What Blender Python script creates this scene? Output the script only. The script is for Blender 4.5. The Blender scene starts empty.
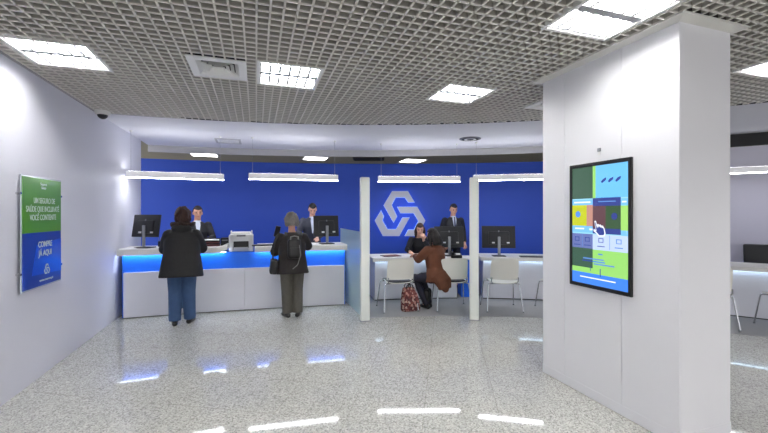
import bpy, bmesh, math, random
from mathutils import Vector, Matrix, noise
random.seed(7)
PI = math.pi
scn = bpy.context.scene
COL = scn.collection
TH = math.atan(128/380)

# ---------------------------------------------------------------- materials
def lin(c):
    c = c/255.0
    return c/12.92 if c <= 0.04045 else ((c+0.055)/1.055)**2.4
def rgb(r, g, b): return (lin(r), lin(g), lin(b), 1.0)

def mat(name, col, rough=0.5, metal=0.0, emit=0.0, ecol=None, bump=0.0, bscale=60.0, var=0.0, vscale=8.0,
        trans=0.0, coat=0.0, alpha=1.0, spec=0.5):
    m = bpy.data.materials.new(name); m.use_nodes = True
    nt = m.node_tree; b = nt.nodes['Principled BSDF']
    b.inputs['Base Color'].default_value = col
    b.inputs['Roughness'].default_value = rough
    b.inputs['Metallic'].default_value = metal
    b.inputs['Specular IOR Level'].default_value = spec
    b.inputs['Transmission Weight'].default_value = trans
    b.inputs['Coat Weight'].default_value = coat
    b.inputs['Alpha'].default_value = alpha
    if emit > 0:
        b.inputs['Emission Color'].default_value = ecol or col
        b.inputs['Emission Strength'].default_value = emit
    tc = nt.nodes.new('ShaderNodeTexCoord')
    n = nt.nodes.new('ShaderNodeTexNoise'); n.inputs['Scale'].default_value = vscale
    n.inputs['Detail'].default_value = 4
    nt.links.new(tc.outputs['Object'], n.inputs['Vector'])
    if var > 0:
        mx = nt.nodes.new('ShaderNodeMix'); mx.data_type = 'RGBA'
        mx.inputs[6].default_value = tuple(v*(1-var) for v in col[:3])+(1,)
        mx.inputs[7].default_value = tuple(min(1, v*(1+var)) for v in col[:3])+(1,)
        nt.links.new(n.outputs['Fac'], mx.inputs[0])
        nt.links.new(mx.outputs[2], b.inputs['Base Color'])
    if bump > 0:
        n2 = nt.nodes.new('ShaderNodeTexNoise'); n2.inputs['Scale'].default_value = bscale
        n2.inputs['Detail'].default_value = 3
        nt.links.new(tc.outputs['Object'], n2.inputs['Vector'])
        bp = nt.nodes.new('ShaderNodeBump'); bp.inputs['Strength'].default_value = bump
        bp.inputs['Distance'].default_value = 0.01
        nt.links.new(n2.outputs['Fac'], bp.inputs['Height'])
        nt.links.new(bp.outputs['Normal'], b.inputs['Normal'])
    return m

def floor_material():
    m = bpy.data.materials.new('polished_granite'); m.use_nodes = True
    nt = m.node_tree; b = nt.nodes['Principled BSDF']; L = nt.links
    tc = nt.nodes.new('ShaderNodeTexCoord')
    v = nt.nodes.new('ShaderNodeTexVoronoi'); v.inputs['Scale'].default_value = 105
    L.new(tc.outputs['Object'], v.inputs['Vector'])
    r = nt.nodes.new('ShaderNodeValToRGB')
    e = r.color_ramp.elements
    e[0].position = 0.0; e[0].color = rgb(142, 142, 138)
    e[1].position = 1.0; e[1].color = rgb(214, 214, 208)
    k = e.new(0.22); k.color = rgb(168, 168, 163)
    k = e.new(0.45); k.color = rgb(184, 184, 178)
    k = e.new(0.75); k.color = rgb(196, 196, 190)
    sep = nt.nodes.new('ShaderNodeSeparateColor')
    L.new(v.outputs['Color'], sep.inputs['Color'])
    L.new(sep.outputs[0], r.inputs['Fac'])
    n = nt.nodes.new('ShaderNodeTexNoise'); n.inputs['Scale'].default_value = 2.0; n.inputs['Detail'].default_value = 6
    L.new(tc.outputs['Object'], n.inputs['Vector'])
    rr = nt.nodes.new('ShaderNodeMapRange'); rr.inputs[3].default_value = 0.92; rr.inputs[4].default_value = 1.05
    L.new(n.outputs['Fac'], rr.inputs[0])
    mp = nt.nodes.new('ShaderNodeMapping'); mp.inputs['Rotation'].default_value = (0, 0, math.radians(27.8))
    mp.inputs['Location'].default_value = (0.17, 0.1, 0)
    L.new(tc.outputs['Object'], mp.inputs['Vector'])
    br = nt.nodes.new('ShaderNodeTexBrick'); br.offset = 0.0; br.squash = 1.0
    br.inputs['Scale'].default_value = 1.0; br.inputs['Brick Width'].default_value = 0.59
    br.inputs['Row Height'].default_value = 0.59; br.inputs['Mortar Size'].default_value = 0.003
    br.inputs['Mortar Smooth'].default_value = 0.1; br.inputs['Bias'].default_value = 0
    br.inputs['Color1'].default_value = (1, 1, 1, 1); br.inputs['Color2'].default_value = (0.96, 0.96, 0.96, 1)
    br.inputs['Mortar'].default_value = (0.74, 0.73, 0.71, 1)
    L.new(mp.outputs['Vector'], br.inputs['Vector'])
    m1 = nt.nodes.new('ShaderNodeVectorMath'); m1.operation = 'MULTIPLY'
    L.new(r.outputs['Color'], m1.inputs[0]); L.new(br.outputs['Color'], m1.inputs[1])
    m2 = nt.nodes.new('ShaderNodeVectorMath'); m2.operation = 'SCALE'
    L.new(m1.outputs[0], m2.inputs[0]); L.new(rr.outputs[0], m2.inputs['Scale'])
    L.new(m2.outputs[0], b.inputs['Base Color'])
    b.inputs['Roughness'].default_value = 0.045
    b.inputs['Specular IOR Level'].default_value = 0.5
    return m

def pattern_material():
    m = bpy.data.materials.new('floral_fabric'); m.use_nodes = True
    nt = m.node_tree; b = nt.nodes['Principled BSDF']; L = nt.links
    tc = nt.nodes.new('ShaderNodeTexCoord')
    v = nt.nodes.new('ShaderNodeTexVoronoi'); v.inputs['Scale'].default_value = 34
    L.new(tc.outputs['Object'], v.inputs['Vector'])
    sep = nt.nodes.new('ShaderNodeSeparateColor'); L.new(v.outputs['Color'], sep.inputs['Color'])
    r = nt.nodes.new('ShaderNodeValToRGB'); r.color_ramp.interpolation = 'CONSTANT'
    e = r.color_ramp.elements
    e[0].color = rgb(92, 40, 42); e[1].position = 0.3; e[1].color = rgb(116, 60, 54)
    for p, c in ((0.5, rgb(176, 150, 140)), (0.66, rgb(70, 34, 36)), (0.82, rgb(165, 120, 112))):
        k = e.new(p); k.color = c
    L.new(sep.outputs[0], r.inputs['Fac']); L.new(r.outputs['Color'], b.inputs['Base Color'])
    b.inputs['Roughness'].default_value = 0.8
    return m

def glass_material():
    m = bpy.data.materials.new('frosted_green_glass'); m.use_nodes = True
    nt = m.node_tree; b = nt.nodes['Principled BSDF']; L = nt.links
    b.inputs['Base Color'].default_value = rgb(222, 244, 246)
    b.inputs['Roughness'].default_value = 0.3
    b.inputs['Transmission Weight'].default_value = 0.8
    b.inputs['IOR'].default_value = 1.3
    return m

M = {}
M['white_wall'] = mat('painted_wall', rgb(218, 218, 228), 0.55, var=0.012, vscale=1.5, bump=0.05, bscale=200)
M['col_white'] = mat('white_lacquered_panel', rgb(226, 226, 230), 0.4, var=0.01)
M['groove'] = mat('panel_joint', rgb(165, 165, 170), 0.8)
M['cornice'] = mat('cornice_paint', rgb(214, 213, 208), 0.5)
M['plaster'] = mat('ceiling_plaster', rgb(222, 222, 228), 0.8, var=0.01)
M['fascia'] = mat('fascia_paint', rgb(176, 175, 178), 0.8)
M['olive'] = mat('rear_ceiling_tiles', rgb(176, 170, 142), 0.8, var=0.08, vscale=3)
M['black'] = mat('black_trim', rgb(34, 34, 36), 0.6)
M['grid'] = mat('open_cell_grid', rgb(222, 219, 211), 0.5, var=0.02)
M['web_shade'] = mat('grid_web_shaded', rgb(186, 183, 175), 0.6)  # darker copy of the grid colour, painting the shade inside the cells
M['plenum'] = mat('plenum_grey', rgb(112, 110, 105), 0.9, var=0.06, vscale=2)
M['blue_wall'] = mat('royal_blue_paint', rgb(40, 80, 192), 0.55, var=0.03, vscale=1.2)
M['blue_counter'] = mat('blue_lacquer', rgb(20, 108, 236), 0.4)
M['lavender'] = mat('lavender_wall', rgb(208, 206, 224), 0.5, var=0.01)
M['counter_white'] = mat('white_laminate', rgb(226, 226, 234), 0.35, var=0.008)
M['top_white'] = mat('solid_surface_top', rgb(234, 232, 228), 0.35)
M['carpet'] = mat('grey_carpet', rgb(150, 150, 152), 0.95, bump=0.3, bscale=400, var=0.05, vscale=30)
M['led'] = mat('led_strip_cool', (0.65, 0.85, 1, 1), 0.4, emit=9.0, ecol=(0.82, 0.93, 1.0, 1))
M['led_desk'] = mat('led_strip_desk', (0.65, 0.85, 1, 1), 0.4, emit=2.2, ecol=(0.60, 0.80, 1.0, 1))
M['lamp'] = mat('fluorescent_light', (1, 1, 1, 1), 0.4, emit=62.0, ecol=(1.0, 0.985, 0.965, 1))
M['lamp_back'] = mat('luminaire_reflector', (0.9, 0.9, 0.9, 1), 0.2, emit=0.7, ecol=(1.0, 0.985, 0.965, 1))
M['lamp_rear'] = mat('rear_panel_light', (1, 1, 1, 1), 0.4, emit=5, ecol=(1.0, 0.98, 0.92, 1))
M['louver'] = mat('aluminium_louver', rgb(135, 137, 140), 0.4, metal=0.1)
M['frame_white'] = mat('white_metal_frame', rgb(228, 228, 226), 0.4)
M['bar_body'] = mat('linear_lamp_body', rgb(225, 225, 228), 0.4, emit=0.10, ecol=(1, 1, 1, 1))
M['bar_glow'] = mat('linear_lamp_diffuser', (1, 1, 1, 1), 0.4, emit=17.0, ecol=(0.95, 0.97, 1.0, 1))
M['bar_up_fill'] = mat('added_uplight_glow', (1, 1, 1, 1), 0.4, emit=9.0, ecol=(0.96, 0.97, 1.0, 1))  # unseen glow added to brighten the plaster ceiling and blue wall
M['wire'] = mat('steel_wire', rgb(170, 172, 180), 0.3, metal=0.8)
M['chrome'] = mat('chrome', rgb(205, 206, 210), 0.15, metal=1.0)
M['steel'] = mat('brushed_steel', rgb(150, 152, 156), 0.35, metal=0.7)
M['plastic_dark'] = mat('dark_plastic', rgb(28, 29, 33), 0.4, var=0.05)
M['plastic_black'] = mat('black_plastic', rgb(18, 18, 20), 0.4)
M['plastic_grey'] = mat('grey_plastic', rgb(120, 122, 128), 0.45)
M['plastic_white'] = mat('white_plastic', rgb(232, 232, 228), 0.35)
M['printer'] = mat('printer_plastic', rgb(214, 214, 216), 0.4)
M['chair_white'] = mat('chair_shell', rgb(226, 224, 216), 0.4)
M['paper'] = mat('paper', rgb(238, 238, 240), 0.7)
M['label'] = mat('sticker', rgb(225, 225, 225), 0.6)
M['purple_dark'] = mat('dark_folder', rgb(58, 42, 66), 0.6)
M['red_brown'] = mat('reddish_paper_stack', rgb(120, 66, 66), 0.7)
M['scr_off'] = mat('lcd_screen', rgb(90, 130, 190), 0.2, emit=0.6)
M['post_white'] = mat('post_frosted_white', rgb(232, 236, 230), 0.35, var=0.01)
M['glass'] = glass_material()
M['floor'] = floor_material()
M['floral'] = pattern_material()
M['logo'] = mat('logo_face', rgb(206, 208, 222), 0.5)
M['halo'] = mat('logo_backlight', (0.2, 0.5, 1, 1), 0.4, emit=1.2, ecol=(0.15, 0.38, 1.0, 1))
M['green_print'] = mat('green_print', rgb(84, 150, 36), 0.3, coat=0.4)
M['blue_print'] = mat('blue_print', rgb(24, 62, 168), 0.3, coat=0.4)
M['blue_print_light'] = mat('bright_blue_print', rgb(20, 84, 214), 0.3, coat=0.4)
M['print_white'] = mat('white_print', rgb(196, 208, 200), 0.4)
M['acrylic'] = mat('acrylic_edge', rgb(196, 206, 214), 0.15)
M['skin'] = mat('skin', rgb(214, 164, 140), 0.5, var=0.03, vscale=20)
M['skin_warm'] = mat('skin_warm', rgb(196, 146, 122), 0.5, var=0.03, vscale=20)
M['eye'] = mat('eye_dark', rgb(50, 38, 34), 0.2)
M['lips'] = mat('lips', rgb(170, 96, 90), 0.5)
M['hair_black'] = mat('hair_black', rgb(14, 11, 11), 0.6, var=0.3, vscale=60, bump=0.6, bscale=120)
M['hair_brown'] = mat('hair_reddish_brown', rgb(58, 34, 27), 0.65, var=0.4, vscale=50, bump=0.8, bscale=90)
M['hair_dark'] = mat('hair_dark_brown', rgb(26, 17, 15), 0.55, var=0.3, vscale=50, bump=0.6, bscale=90)
M['hair_grey'] = mat('hair_grey', rgb(116, 111, 106), 0.7, var=0.35, vscale=45, bump=0.9, bscale=90)
M['parka'] = mat('black_parka', rgb(11, 10, 12), 0.7, var=0.2, vscale=12, bump=0.5, bscale=25)
M['fur'] = mat('dark_fur_trim', rgb(42, 26, 22), 0.9, var=0.4, vscale=60, bump=1.0, bscale=120)
M['denim'] = mat('blue_denim', rgb(52, 78, 116), 0.8, var=0.18, vscale=14, bump=0.3, bscale=60)
M['brown_jacket'] = mat('dark_brown_jacket', rgb(30, 24, 23), 0.75, var=0.2, vscale=12, bump=0.5, bscale=30)
M['olive_trouser'] = mat('grey_olive_wool', rgb(84, 81, 74), 0.85, var=0.15, vscale=30, bump=0.4, bscale=120)
M['suit_grey'] = mat('charcoal_suit', rgb(38, 38, 44), 0.75, var=0.12, vscale=20, bump=0.2, bscale=100)
M['suit_mid'] = mat('grey_suit', rgb(56, 58, 70), 0.75, var=0.12, vscale=20, bump=0.2, bscale=100)
M['suit_navy'] = mat('dark_navy_suit', rgb(18, 19, 27), 0.7, var=0.12, vscale=20, bump=0.2, bscale=100)
M['shirt'] = mat('pale_shirt', rgb(206, 212, 226), 0.7)
M['tie'] = mat('navy_tie', rgb(30, 40, 76), 0.5)
M['black_dress'] = mat('black_knit', rgb(22, 21, 27), 0.85, var=0.1)
M['brown_coat'] = mat('brown_suede_coat', rgb(100, 58, 38), 0.85, var=0.22, vscale=9, bump=0.5, bscale=22)
M['dark_jeans'] = mat('dark_trousers', rgb(34, 34, 48), 0.8)
M['boot'] = mat('black_leather', rgb(20, 18, 18), 0.4)
M['strap'] = mat('grey_strap', rgb(120, 118, 116), 0.6)
M['bag_black'] = mat('black_leather_bag', rgb(18, 17, 18), 0.5)

# ---------------------------------------------------------------- mesh helpers
class MB:
    def __init__(s): s.bm = bmesh.new()
    def _mat(s, faces, mi):
        for f in faces: f.material_index = mi
    def box(s, c, d, mi=0, rot=None, bev=0.0, seg=2):
        before = set(s.bm.faces)
        r = bmesh.ops.create_cube(s.bm, size=1.0)
        vs = r['verts']
        for v in vs: v.co = Vector((v.co.x*d[0], v.co.y*d[1], v.co.z*d[2]))
        if bev > 0:
            es = list({e for v in vs for e in v.link_edges})
            bmesh.ops.bevel(s.bm, geom=es, offset=min(bev, min(d)*0.49), segments=seg, affect='EDGES', profile=0.5)
        nf = [f for f in s.bm.faces if f not in before]
        nv = {v for f in nf for v in f.verts}
        mt = Matrix.Translation(Vector(c))
        if rot is not None: mt = mt @ rot
        for v in nv: v.co = mt @ v.co
        s._mat(nf, mi); return s
    def prism(s, pts, z0, z1, mi=0, mt=None):
        b = [s.bm.verts.new((p[0], p[1], z0)) for p in pts]
        t = [s.bm.verts.new((p[0], p[1], z1)) for p in pts]
        n = len(pts); fs = []
        fs.append(s.bm.faces.new(list(reversed(b)))); fs.append(s.bm.faces.new(t))
        for i in range(n):
            fs.append(s.bm.faces.new((b[i], b[(i+1) % n], t[(i+1) % n], t[i])))
        if mt is not None:
            for v in b+t: v.co = mt @ v.co
        s._mat(fs, mi); return s
    def strip(s, inner, outer, z0, z1, mi=0):
        """closed curved slab between two open plan polylines"""
        n = len(inner)
        R = []
        for i in range(n):
            R.append([s.bm.verts.new((*inner[i], z0)), s.bm.verts.new((*outer[i], z0)),
                      s.bm.verts.new((*outer[i], z1)), s.bm.verts.new((*inner[i], z1))])
        fs = []
        for i in range(n-1):
            a, b = R[i], R[i+1]
            for k in range(4):
                fs.append(s.bm.faces.new((a[k], a[(k+1) % 4], b[(k+1) % 4], b[k])))
        fs.append(s.bm.faces.new(R[0][::-1])); fs.append(s.bm.faces.new(R[-1]))
        s._mat(fs, mi); return s
    def tube(s, pts, r, mi=0, seg=8, ends=True):
        pts = [Vector(p) for p in pts]
        n = len(pts)
        rr = r if isinstance(r, (list, tuple)) else [r]*n
        rr = [(q, q) if not isinstance(q, (list, tuple)) else q for q in rr]
        rings = []; prev = None
        for i, p in enumerate(pts):
            if i == 0: d = pts[1]-pts[0]
            elif i == n-1: d = pts[-1]-pts[-2]
            else: d = (pts[i+1]-pts[i]).normalized()+(pts[i]-pts[i-1]).normalized()
            d.normalize()
            if prev is None:
                ref = Vector((1, 0, 0)) if abs(d.x) < 0.9 else Vector((0, 1, 0))
                u = (ref - d*ref.dot(d)).normalized()
            else:
                u = (prev - d*prev.dot(d)).normalized()
            prev = u; w = d.cross(u)
            rings.append([s.bm.verts.new(p + u*math.cos(2*PI*k/seg)*rr[i][0] + w*math.sin(2*PI*k/seg)*rr[i][1]) for k in range(seg)])
        fs = []
        for a, b in zip(rings, rings[1:]):
            for k in range(seg):
                fs.append(s.bm.faces.new((a[k], a[(k+1) % seg], b[(k+1) % seg], b[k])))
        if ends:
            fs.append(s.bm.faces.new(rings[0][::-1])); fs.append(s.bm.faces.new(rings[-1]))
        s._mat(fs, mi); return s
    def ell(s, c, r, mi=0, mt=None, sub=3):
        o = bmesh.ops.create_icosphere(s.bm, subdivisions=sub, radius=1.0)
        vs = o['verts']
        for v in vs:
            v.co = Vector((v.co.x*r[0], v.co.y*r[1], v.co.z*r[2]))
            if mt is not None: v.co = mt @ v.co
            v.co += Vector(c)
        s._mat({f for v in vs for f in v.link_faces}, mi); return s
    def limb(s, pts, rad, seg=14):
        s.tube(pts, rad, seg=seg)
        for p, r in ((pts[0], rad[0]), (pts[-1], rad[-1])):
            q = r if not isinstance(r, (list, tuple)) else min(r)
            s.ell(p, (q*0.98,)*3, sub=2)
        return s
    def rings(s, rr, mt, seg=28, pw=2.3):
        """rr: (z, cx, cy, rx, ry) super-elliptic stack"""
        R = []
        for z, cx, cy, rx, ry in rr:
            ring = []
            for k in range(seg):
                a = 2*PI*k/seg; c, t = math.cos(a), math.sin(a)
                x = math.copysign(abs(c)**(2/pw), c)*rx; y = math.copysign(abs(t)**(2/pw), t)*ry
                ring.append(s.bm.verts.new(mt @ Vector((cx+x, cy+y, z))))
            R.append(ring)
        for a, b in zip(R, R[1:]):
            for k in range(seg): s.bm.faces.new((a[k], a[(k+1) % seg], b[(k+1) % seg], b[k]))
        s.bm.faces.new(R[0][::-1]); s.bm.faces.new(R[-1]); return s
    def xform(s, mt):
        for v in s.bm.verts: v.co = mt @ v.co
        return s
    def build(s, name, mats, parent=None, smooth=False, voxel=None, angle=None):
        if not isinstance(mats, (list, tuple)): mats = [mats]
        bmesh.ops.recalc_face_normals(s.bm, faces=s.bm.faces[:])
        me = bpy.data.meshes.new(name); s.bm.to_mesh(me); s.bm.free()
        if voxel:
            tmp = bpy.data.objects.new('tmp', me); COL.objects.link(tmp)
            md = tmp.modifiers.new('r', 'REMESH'); md.mode = 'VOXEL'; md.voxel_size = voxel; md.use_smooth_shade = True
            sm = tmp.modifiers.new('s', 'SMOOTH'); sm.iterations = 3; sm.factor = 0.5
            dg = bpy.context.evaluated_depsgraph_get()
            me2 = bpy.data.meshes.new_from_object(tmp.evaluated_get(dg))
            bpy.data.objects.remove(tmp); bpy.data.meshes.remove(me)
            me = me2; me.name = name; smooth = True; me.materials.clear()
        for m in mats: me.materials.append(M[m] if isinstance(m, str) else m)
        if smooth:
            for p in me.polygons: p.use_smooth = True
            if angle:
                me.set_sharp_from_angle(angle=math.radians(angle))
        o = bpy.data.objects.new(name, me); COL.objects.link(o)
        if parent is not None: o.parent = parent
        return o

def thing(name, label, cat, loc=(0, 0, 0), rz=0.0, group=None, rot=None):
    o = bpy.data.objects.new(name, None); COL.objects.link(o); o.empty_display_size = 0.1
    o.location = loc; o.rotation_euler = rot or (0, 0, rz)
    return tag(o, label, cat, group)
def tag(o, label, cat, group=None):
    o['label'] = label; o['category'] = cat
    if group: o['group'] = group
    return o
def struct(o): o['kind'] = 'structure'; return o
def dup(root, loc, rz, label):
    r = root.copy(); COL.objects.link(r); r.location = loc; r.rotation_euler = (0, 0, rz); r['label'] = label
    for ch in list(root.children):
        c = ch.copy(); COL.objects.link(c); c.parent = r
        for g in list(ch.children):
            d = g.copy(); COL.objects.link(d); d.parent = c
    return r
def text_part(name, body, size, m, parent, mt, bold=0.0, depth=0.0008, sx=1.0):
    cu = bpy.data.curves.new('t', 'FONT'); cu.body = body; cu.size = size; cu.align_x = 'CENTER'; cu.align_y = 'CENTER'
    cu.offset = bold; cu.extrude = depth; cu.space_line = 0.95
    t = bpy.data.objects.new('t', cu); COL.objects.link(t)
    dg = bpy.context.evaluated_depsgraph_get()
    me = bpy.data.meshes.new_from_object(t.evaluated_get(dg))
    bpy.data.objects.remove(t)
    me.transform(mt @ Matrix.Scale(sx, 4, (1, 0, 0)))
    me.materials.clear(); me.materials.append(M[m] if isinstance(m, str) else m)
    o = bpy.data.objects.new(name, me); COL.objects.link(o); o.parent = parent
    return o

# ---------------------------------------------------------------- plan curves
class Arc:
    def __init__(s, cx, cy, R): s.c = (cx, cy); s.R = R
    def ang(s, x, off=0): return math.acos((x-s.c[0])/(s.R+off))
    def p(s, a, off=0): return (s.c[0]+(s.R+off)*math.cos(a), s.c[1]+(s.R+off)*math.sin(a))
    def line(s, a0, a1, n, off=0): return [s.p(a0+(a1-a0)*i/n, off) for i in range(n+1)]
    def out(s, a):  # rotation putting local +Y on the outward radius
        return a - PI/2
GRID = Arc(-1.50, -4.12, 10.13)
RING = Arc(-2.17, -4.87, 13.38)
BLUE = Arc(-1.95, -5.91, 15.10)
CNT = Arc(-1.55, -14.50, 21.20)
DESK = Arc(1.28, -0.57, 7.24)
CARP = Arc(0.43, -2.16, 7.81)
H = 2.93

# ---------------------------------------------------------------- shell
struct(MB().box((3.5, 4.0, -0.05), (15, 18, 0.1)).build('floor', 'floor'))
a0, a1 = CARP.ang(1.60), CARP.ang(8.0)
inner = CARP.line(a0, a1, 40)
outer = [(lambda q: q)(p) for p in DESK.line(DESK.ang(1.60, 1.6), DESK.ang(9.2, 1.6) if 9.2 < 1.28+8.8 else 0.1, 40, 1.6)]
struct(MB().strip(inner, outer, 0.0, 0.004).build('floor', 'carpet'))

# left wall
struct(MB().box((-2.08, 2.0, 1.5), (0.16, 12.06, 3.0)).build('wall_left', 'white_wall'))
struct(MB().box((-1.992, 0.0, 2.925), (0.016, 12.0, 0.012)).build('trim_1', 'fascia'))
# blue curved wall behind the counters
aL, aR = BLUE.ang(-4.5), BLUE.ang(7.0)
struct(MB().strip(BLUE.line(aL, aR, 48), BLUE.line(aL, aR, 48, 0.12), 0, 2.75).build('wall_back', 'blue_wall', smooth=True, angle=30))
# lavender wall on the right
w0 = BLUE.p(aR)
pts = [w0, (8.80, 4.98), (9.9, 3.4), (10.7, 1.3), (11.1, -2)]
off = [(p[0]+0.12, p[1]+0.12) for p in pts]
struct(MB().strip(pts, off, 0, 2.95).build('wall_right', 'lavender'))
d = Vector((8.87-8.49, 4.34-4.69, 0)).normalized(); nrm = Vector((-d.y, d.x, 0))
if nrm.y > 0: nrm = -nrm
# flat door-like wall panel on the lavender wall
mb = MB()
ctr = Vector((8.49, 4.69, 0))+d*0.0
dd = (Vector((9.9, 3.4, 0))-Vector((8.80, 4.98, 0))).normalized()
nn = Vector((dd.y, -dd.x, 0));  nn = nn if nn.x < 0 else -nn
rotp = Matrix.Rotation(math.atan2(dd.y, dd.x), 4, 'Z')
cp = Vector((8.80, 4.98, 1.15))+dd*0.72+nn*0.008
mb.box(cp, (1.3, 0.016, 2.24), rot=rotp, bev=0.004)
struct(mb.build('trim_2', 'lavender'))

# ring ceiling (plaster), fascia, rear ceiling
n = 48
ri = GRID.line(GRID.ang(-2.0), 0.02, n)
ro = RING.line(RING.ang(-2.0), 0.02, n)
struct(MB().strip(ri, ro, H, H+0.02).build('ceiling', 'plaster'))
ac = 0.84
struct(MB().strip(RING.line(RING.ang(-2.0), ac, 40), RING.line(RING.ang(-2.0), ac, 40, 0.03), 2.80, H+0.09).build('trim_3', 'fascia', smooth=True, angle=30))
struct(MB().strip(RING.line(ac, 0.02, 30), RING.line(ac, 0.02, 30, 0.05), 2.72, H+0.09).build('trim_4', 'black', smooth=True, angle=30))
struct(MB().strip(RING.line(1.72, 0.02, 40, 0.04), RING.line(1.72, 0.02, 40, 5.0), 3.0, 3.03).build('ceiling', 'olive'))
struct(MB().strip(RING.line(1.75, 0.5, 30, 4.6), RING.line(1.75, 0.5, 30, 4.7), 0, 3.0).build('wall_rear', 'lavender'))
# dark edge where the open-cell ceiling stops
struct(MB().strip(GRID.line(GRID.ang(-2.0), 0.02, n, -0.02), GRID.line(GRID.ang(-2.0), 0.02, n, 0.0), H+0.001, H+0.1).build('trim_5', 'black'))

# open cell ceiling
LIGHTS = [(-1.86, -1.27, 3.62, 4.21), (0.01, 0.60, 3.50, 4.12), (1.88, 2.46, 3.49, 4.06), (1.95, 2.55, 1.64, 2.24),
          (4.25, 4.85, 1.75, 2.35), (-1.2, -0.6, 0.3, 0.9), (0.6, 1.2, 0.0, 0.6), (3.4, 4.0, -1.2, -0.6), (-0.9, -0.3, -2.2, -1.6), (5.3, 5.9, -0.9, -0.3)]
VENTS = [(-0.57, -0.08, 3.56, 4.06), (3.21, 3.77, 3.40, 3.98)]
COLR = (2.67, 3.33, 1.74, 3.18)
holes = LIGHTS+VENTS+[COLR]
P_ = 0.0858; BT = 0.0135; YMIN = -2.6
mb = MB()
def cut(lo, hi, cuts):
    seg = [(lo, hi)]
    for a, b in cuts:
        ns = []
        for s0, s1 in seg:
            if b <= s0 or a >= s1: ns.append((s0, s1)); continue
            if a > s0: ns.append((s0, a))
            if b < s1: ns.append((b, s1))
        seg = ns
    return [q for q in seg if q[1]-q[0] > 0.01]
x = -1.97
while x < GRID.c[0]+GRID.R-0.05:
    dx = x-GRID.c[0]
    if True:
        yt = GRID.c[1]+math.sqrt(GRID.R**2-dx*dx)-0.02
        for s0, s1 in cut(YMIN, yt, [(h[2], h[3]) for h in holes if h[0] < x < h[1]]):
            if s1 > s0:
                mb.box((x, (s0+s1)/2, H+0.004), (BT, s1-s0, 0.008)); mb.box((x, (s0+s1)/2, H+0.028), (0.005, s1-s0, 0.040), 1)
    x += P_
y = YMIN
while y < GRID.c[1]+GRID.R-0.02:
    dy = y-GRID.c[1]
    xr = GRID.c[0]+math.sqrt(max(0, GRID.R**2-dy*dy))-0.02
    xl = -2.0 if y < 5.98 else max(-2.0, GRID.c[0]-math.sqrt(max(0, GRID.R**2-dy*dy)))
    for s0, s1 in cut(xl, xr, [(h[0], h[1]) for h in holes if h[2] < y < h[3]]):
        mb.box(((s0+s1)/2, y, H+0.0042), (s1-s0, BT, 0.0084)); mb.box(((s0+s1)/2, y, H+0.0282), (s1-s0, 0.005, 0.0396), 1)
    y += P_
struct(mb.build('ceiling', ['grid', 'web_shade']))
top = GRID.line(GRID.ang(-2.0), GRID.ang(8.3), 30)
struct(MB().prism([(-2.0, YMIN), (8.3, YMIN)]+top[::-1], 3.06, 3.09).build('ceiling', 'plenum'))

# ---------------------------------------------------------------- ceiling luminaires
def luminaire(hole, label, group):
    x0, x1, y0, y1 = hole
    w, dl = x1-x0, y1-y0
    t = thing('ceiling_light', label, 'ceiling light', ((x0+x1)/2, (y0+y1)/2, H), 0, group)
    f = 0.028
    mb = MB()
    for sx in (-1, 1): mb.box((sx*(w/2-f/2), 0, 0.004), (f, dl, 0.016), bev=0.003)
    for sy in (-1, 1): mb.box((0, sy*(dl/2-f/2), 0.004), (w-2*f, f, 0.016), bev=0.003)
    mb.build('frame', 'frame_white', t)
    mb = MB()
    for sx in (-1, 1): mb.box((sx*(w/2-0.004), 0, 0.05), (0.006, dl-0.004, 0.08))
    for sy in (-1, 1): mb.box((0, sy*(dl/2-0.004), 0.05), (w-0.004, 0.006, 0.08))
    mb.build('housing', 'frame_white', t)
    MB().box((0, 0, 0.088), (w-0.02, dl-0.02, 0.006)).build('reflector', 'lamp_back', t)
    for sy in (-1, 1):
        mb = MB(); yy = sy*dl*0.23
        mb.tube([(-w/2+0.05, yy, 0.066), (w/2-0.05, yy, 0.066)], 0.013, seg=10)
        mb.tube([(-w/2+0.05, yy+0.04, 0.066), (w/2-0.05, yy+0.04, 0.066)], 0.013, seg=10)
        mb.build('fluorescent_tube', 'lamp', t)
    mb = MB()
    mb.box((0, 0, 0.022), (w-2*f, 0.06, 0.03))
    for sy in (-1, 1): mb.box((0, sy*(dl/2-f-0.008), 0.028), (w-2*f, 0.012, 0.04))
    for k in range(7):
        xx = -w/2+f+(w-2*f)*k/6
        mb.box((xx, 0, 0.024), (0.02, dl-2*f, 0.026))
    mb.build('louver', 'louver', t)
    return t
G = 'recessed louvered ceiling lights'
lab = ['recessed louvered ceiling light nearest the left wall, above the green and blue poster',
       'recessed louvered ceiling light just right of the square air vent, over the lobby',
       'recessed ceiling light farthest from the camera, midway between the air vent and white column',
       'large bright recessed ceiling light right beside the top of the white column',
       'recessed ceiling light behind the white column at the right edge of the photo',
       ] + ['unseen recessed ceiling light behind the camera over the lobby']*5  # unseen lights continuing the ceiling, added to help light the lobby
for h, l in zip(LIGHTS, lab): luminaire(h, l, G if 'camera' not in l else 'ceiling lights behind the camera')

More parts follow.
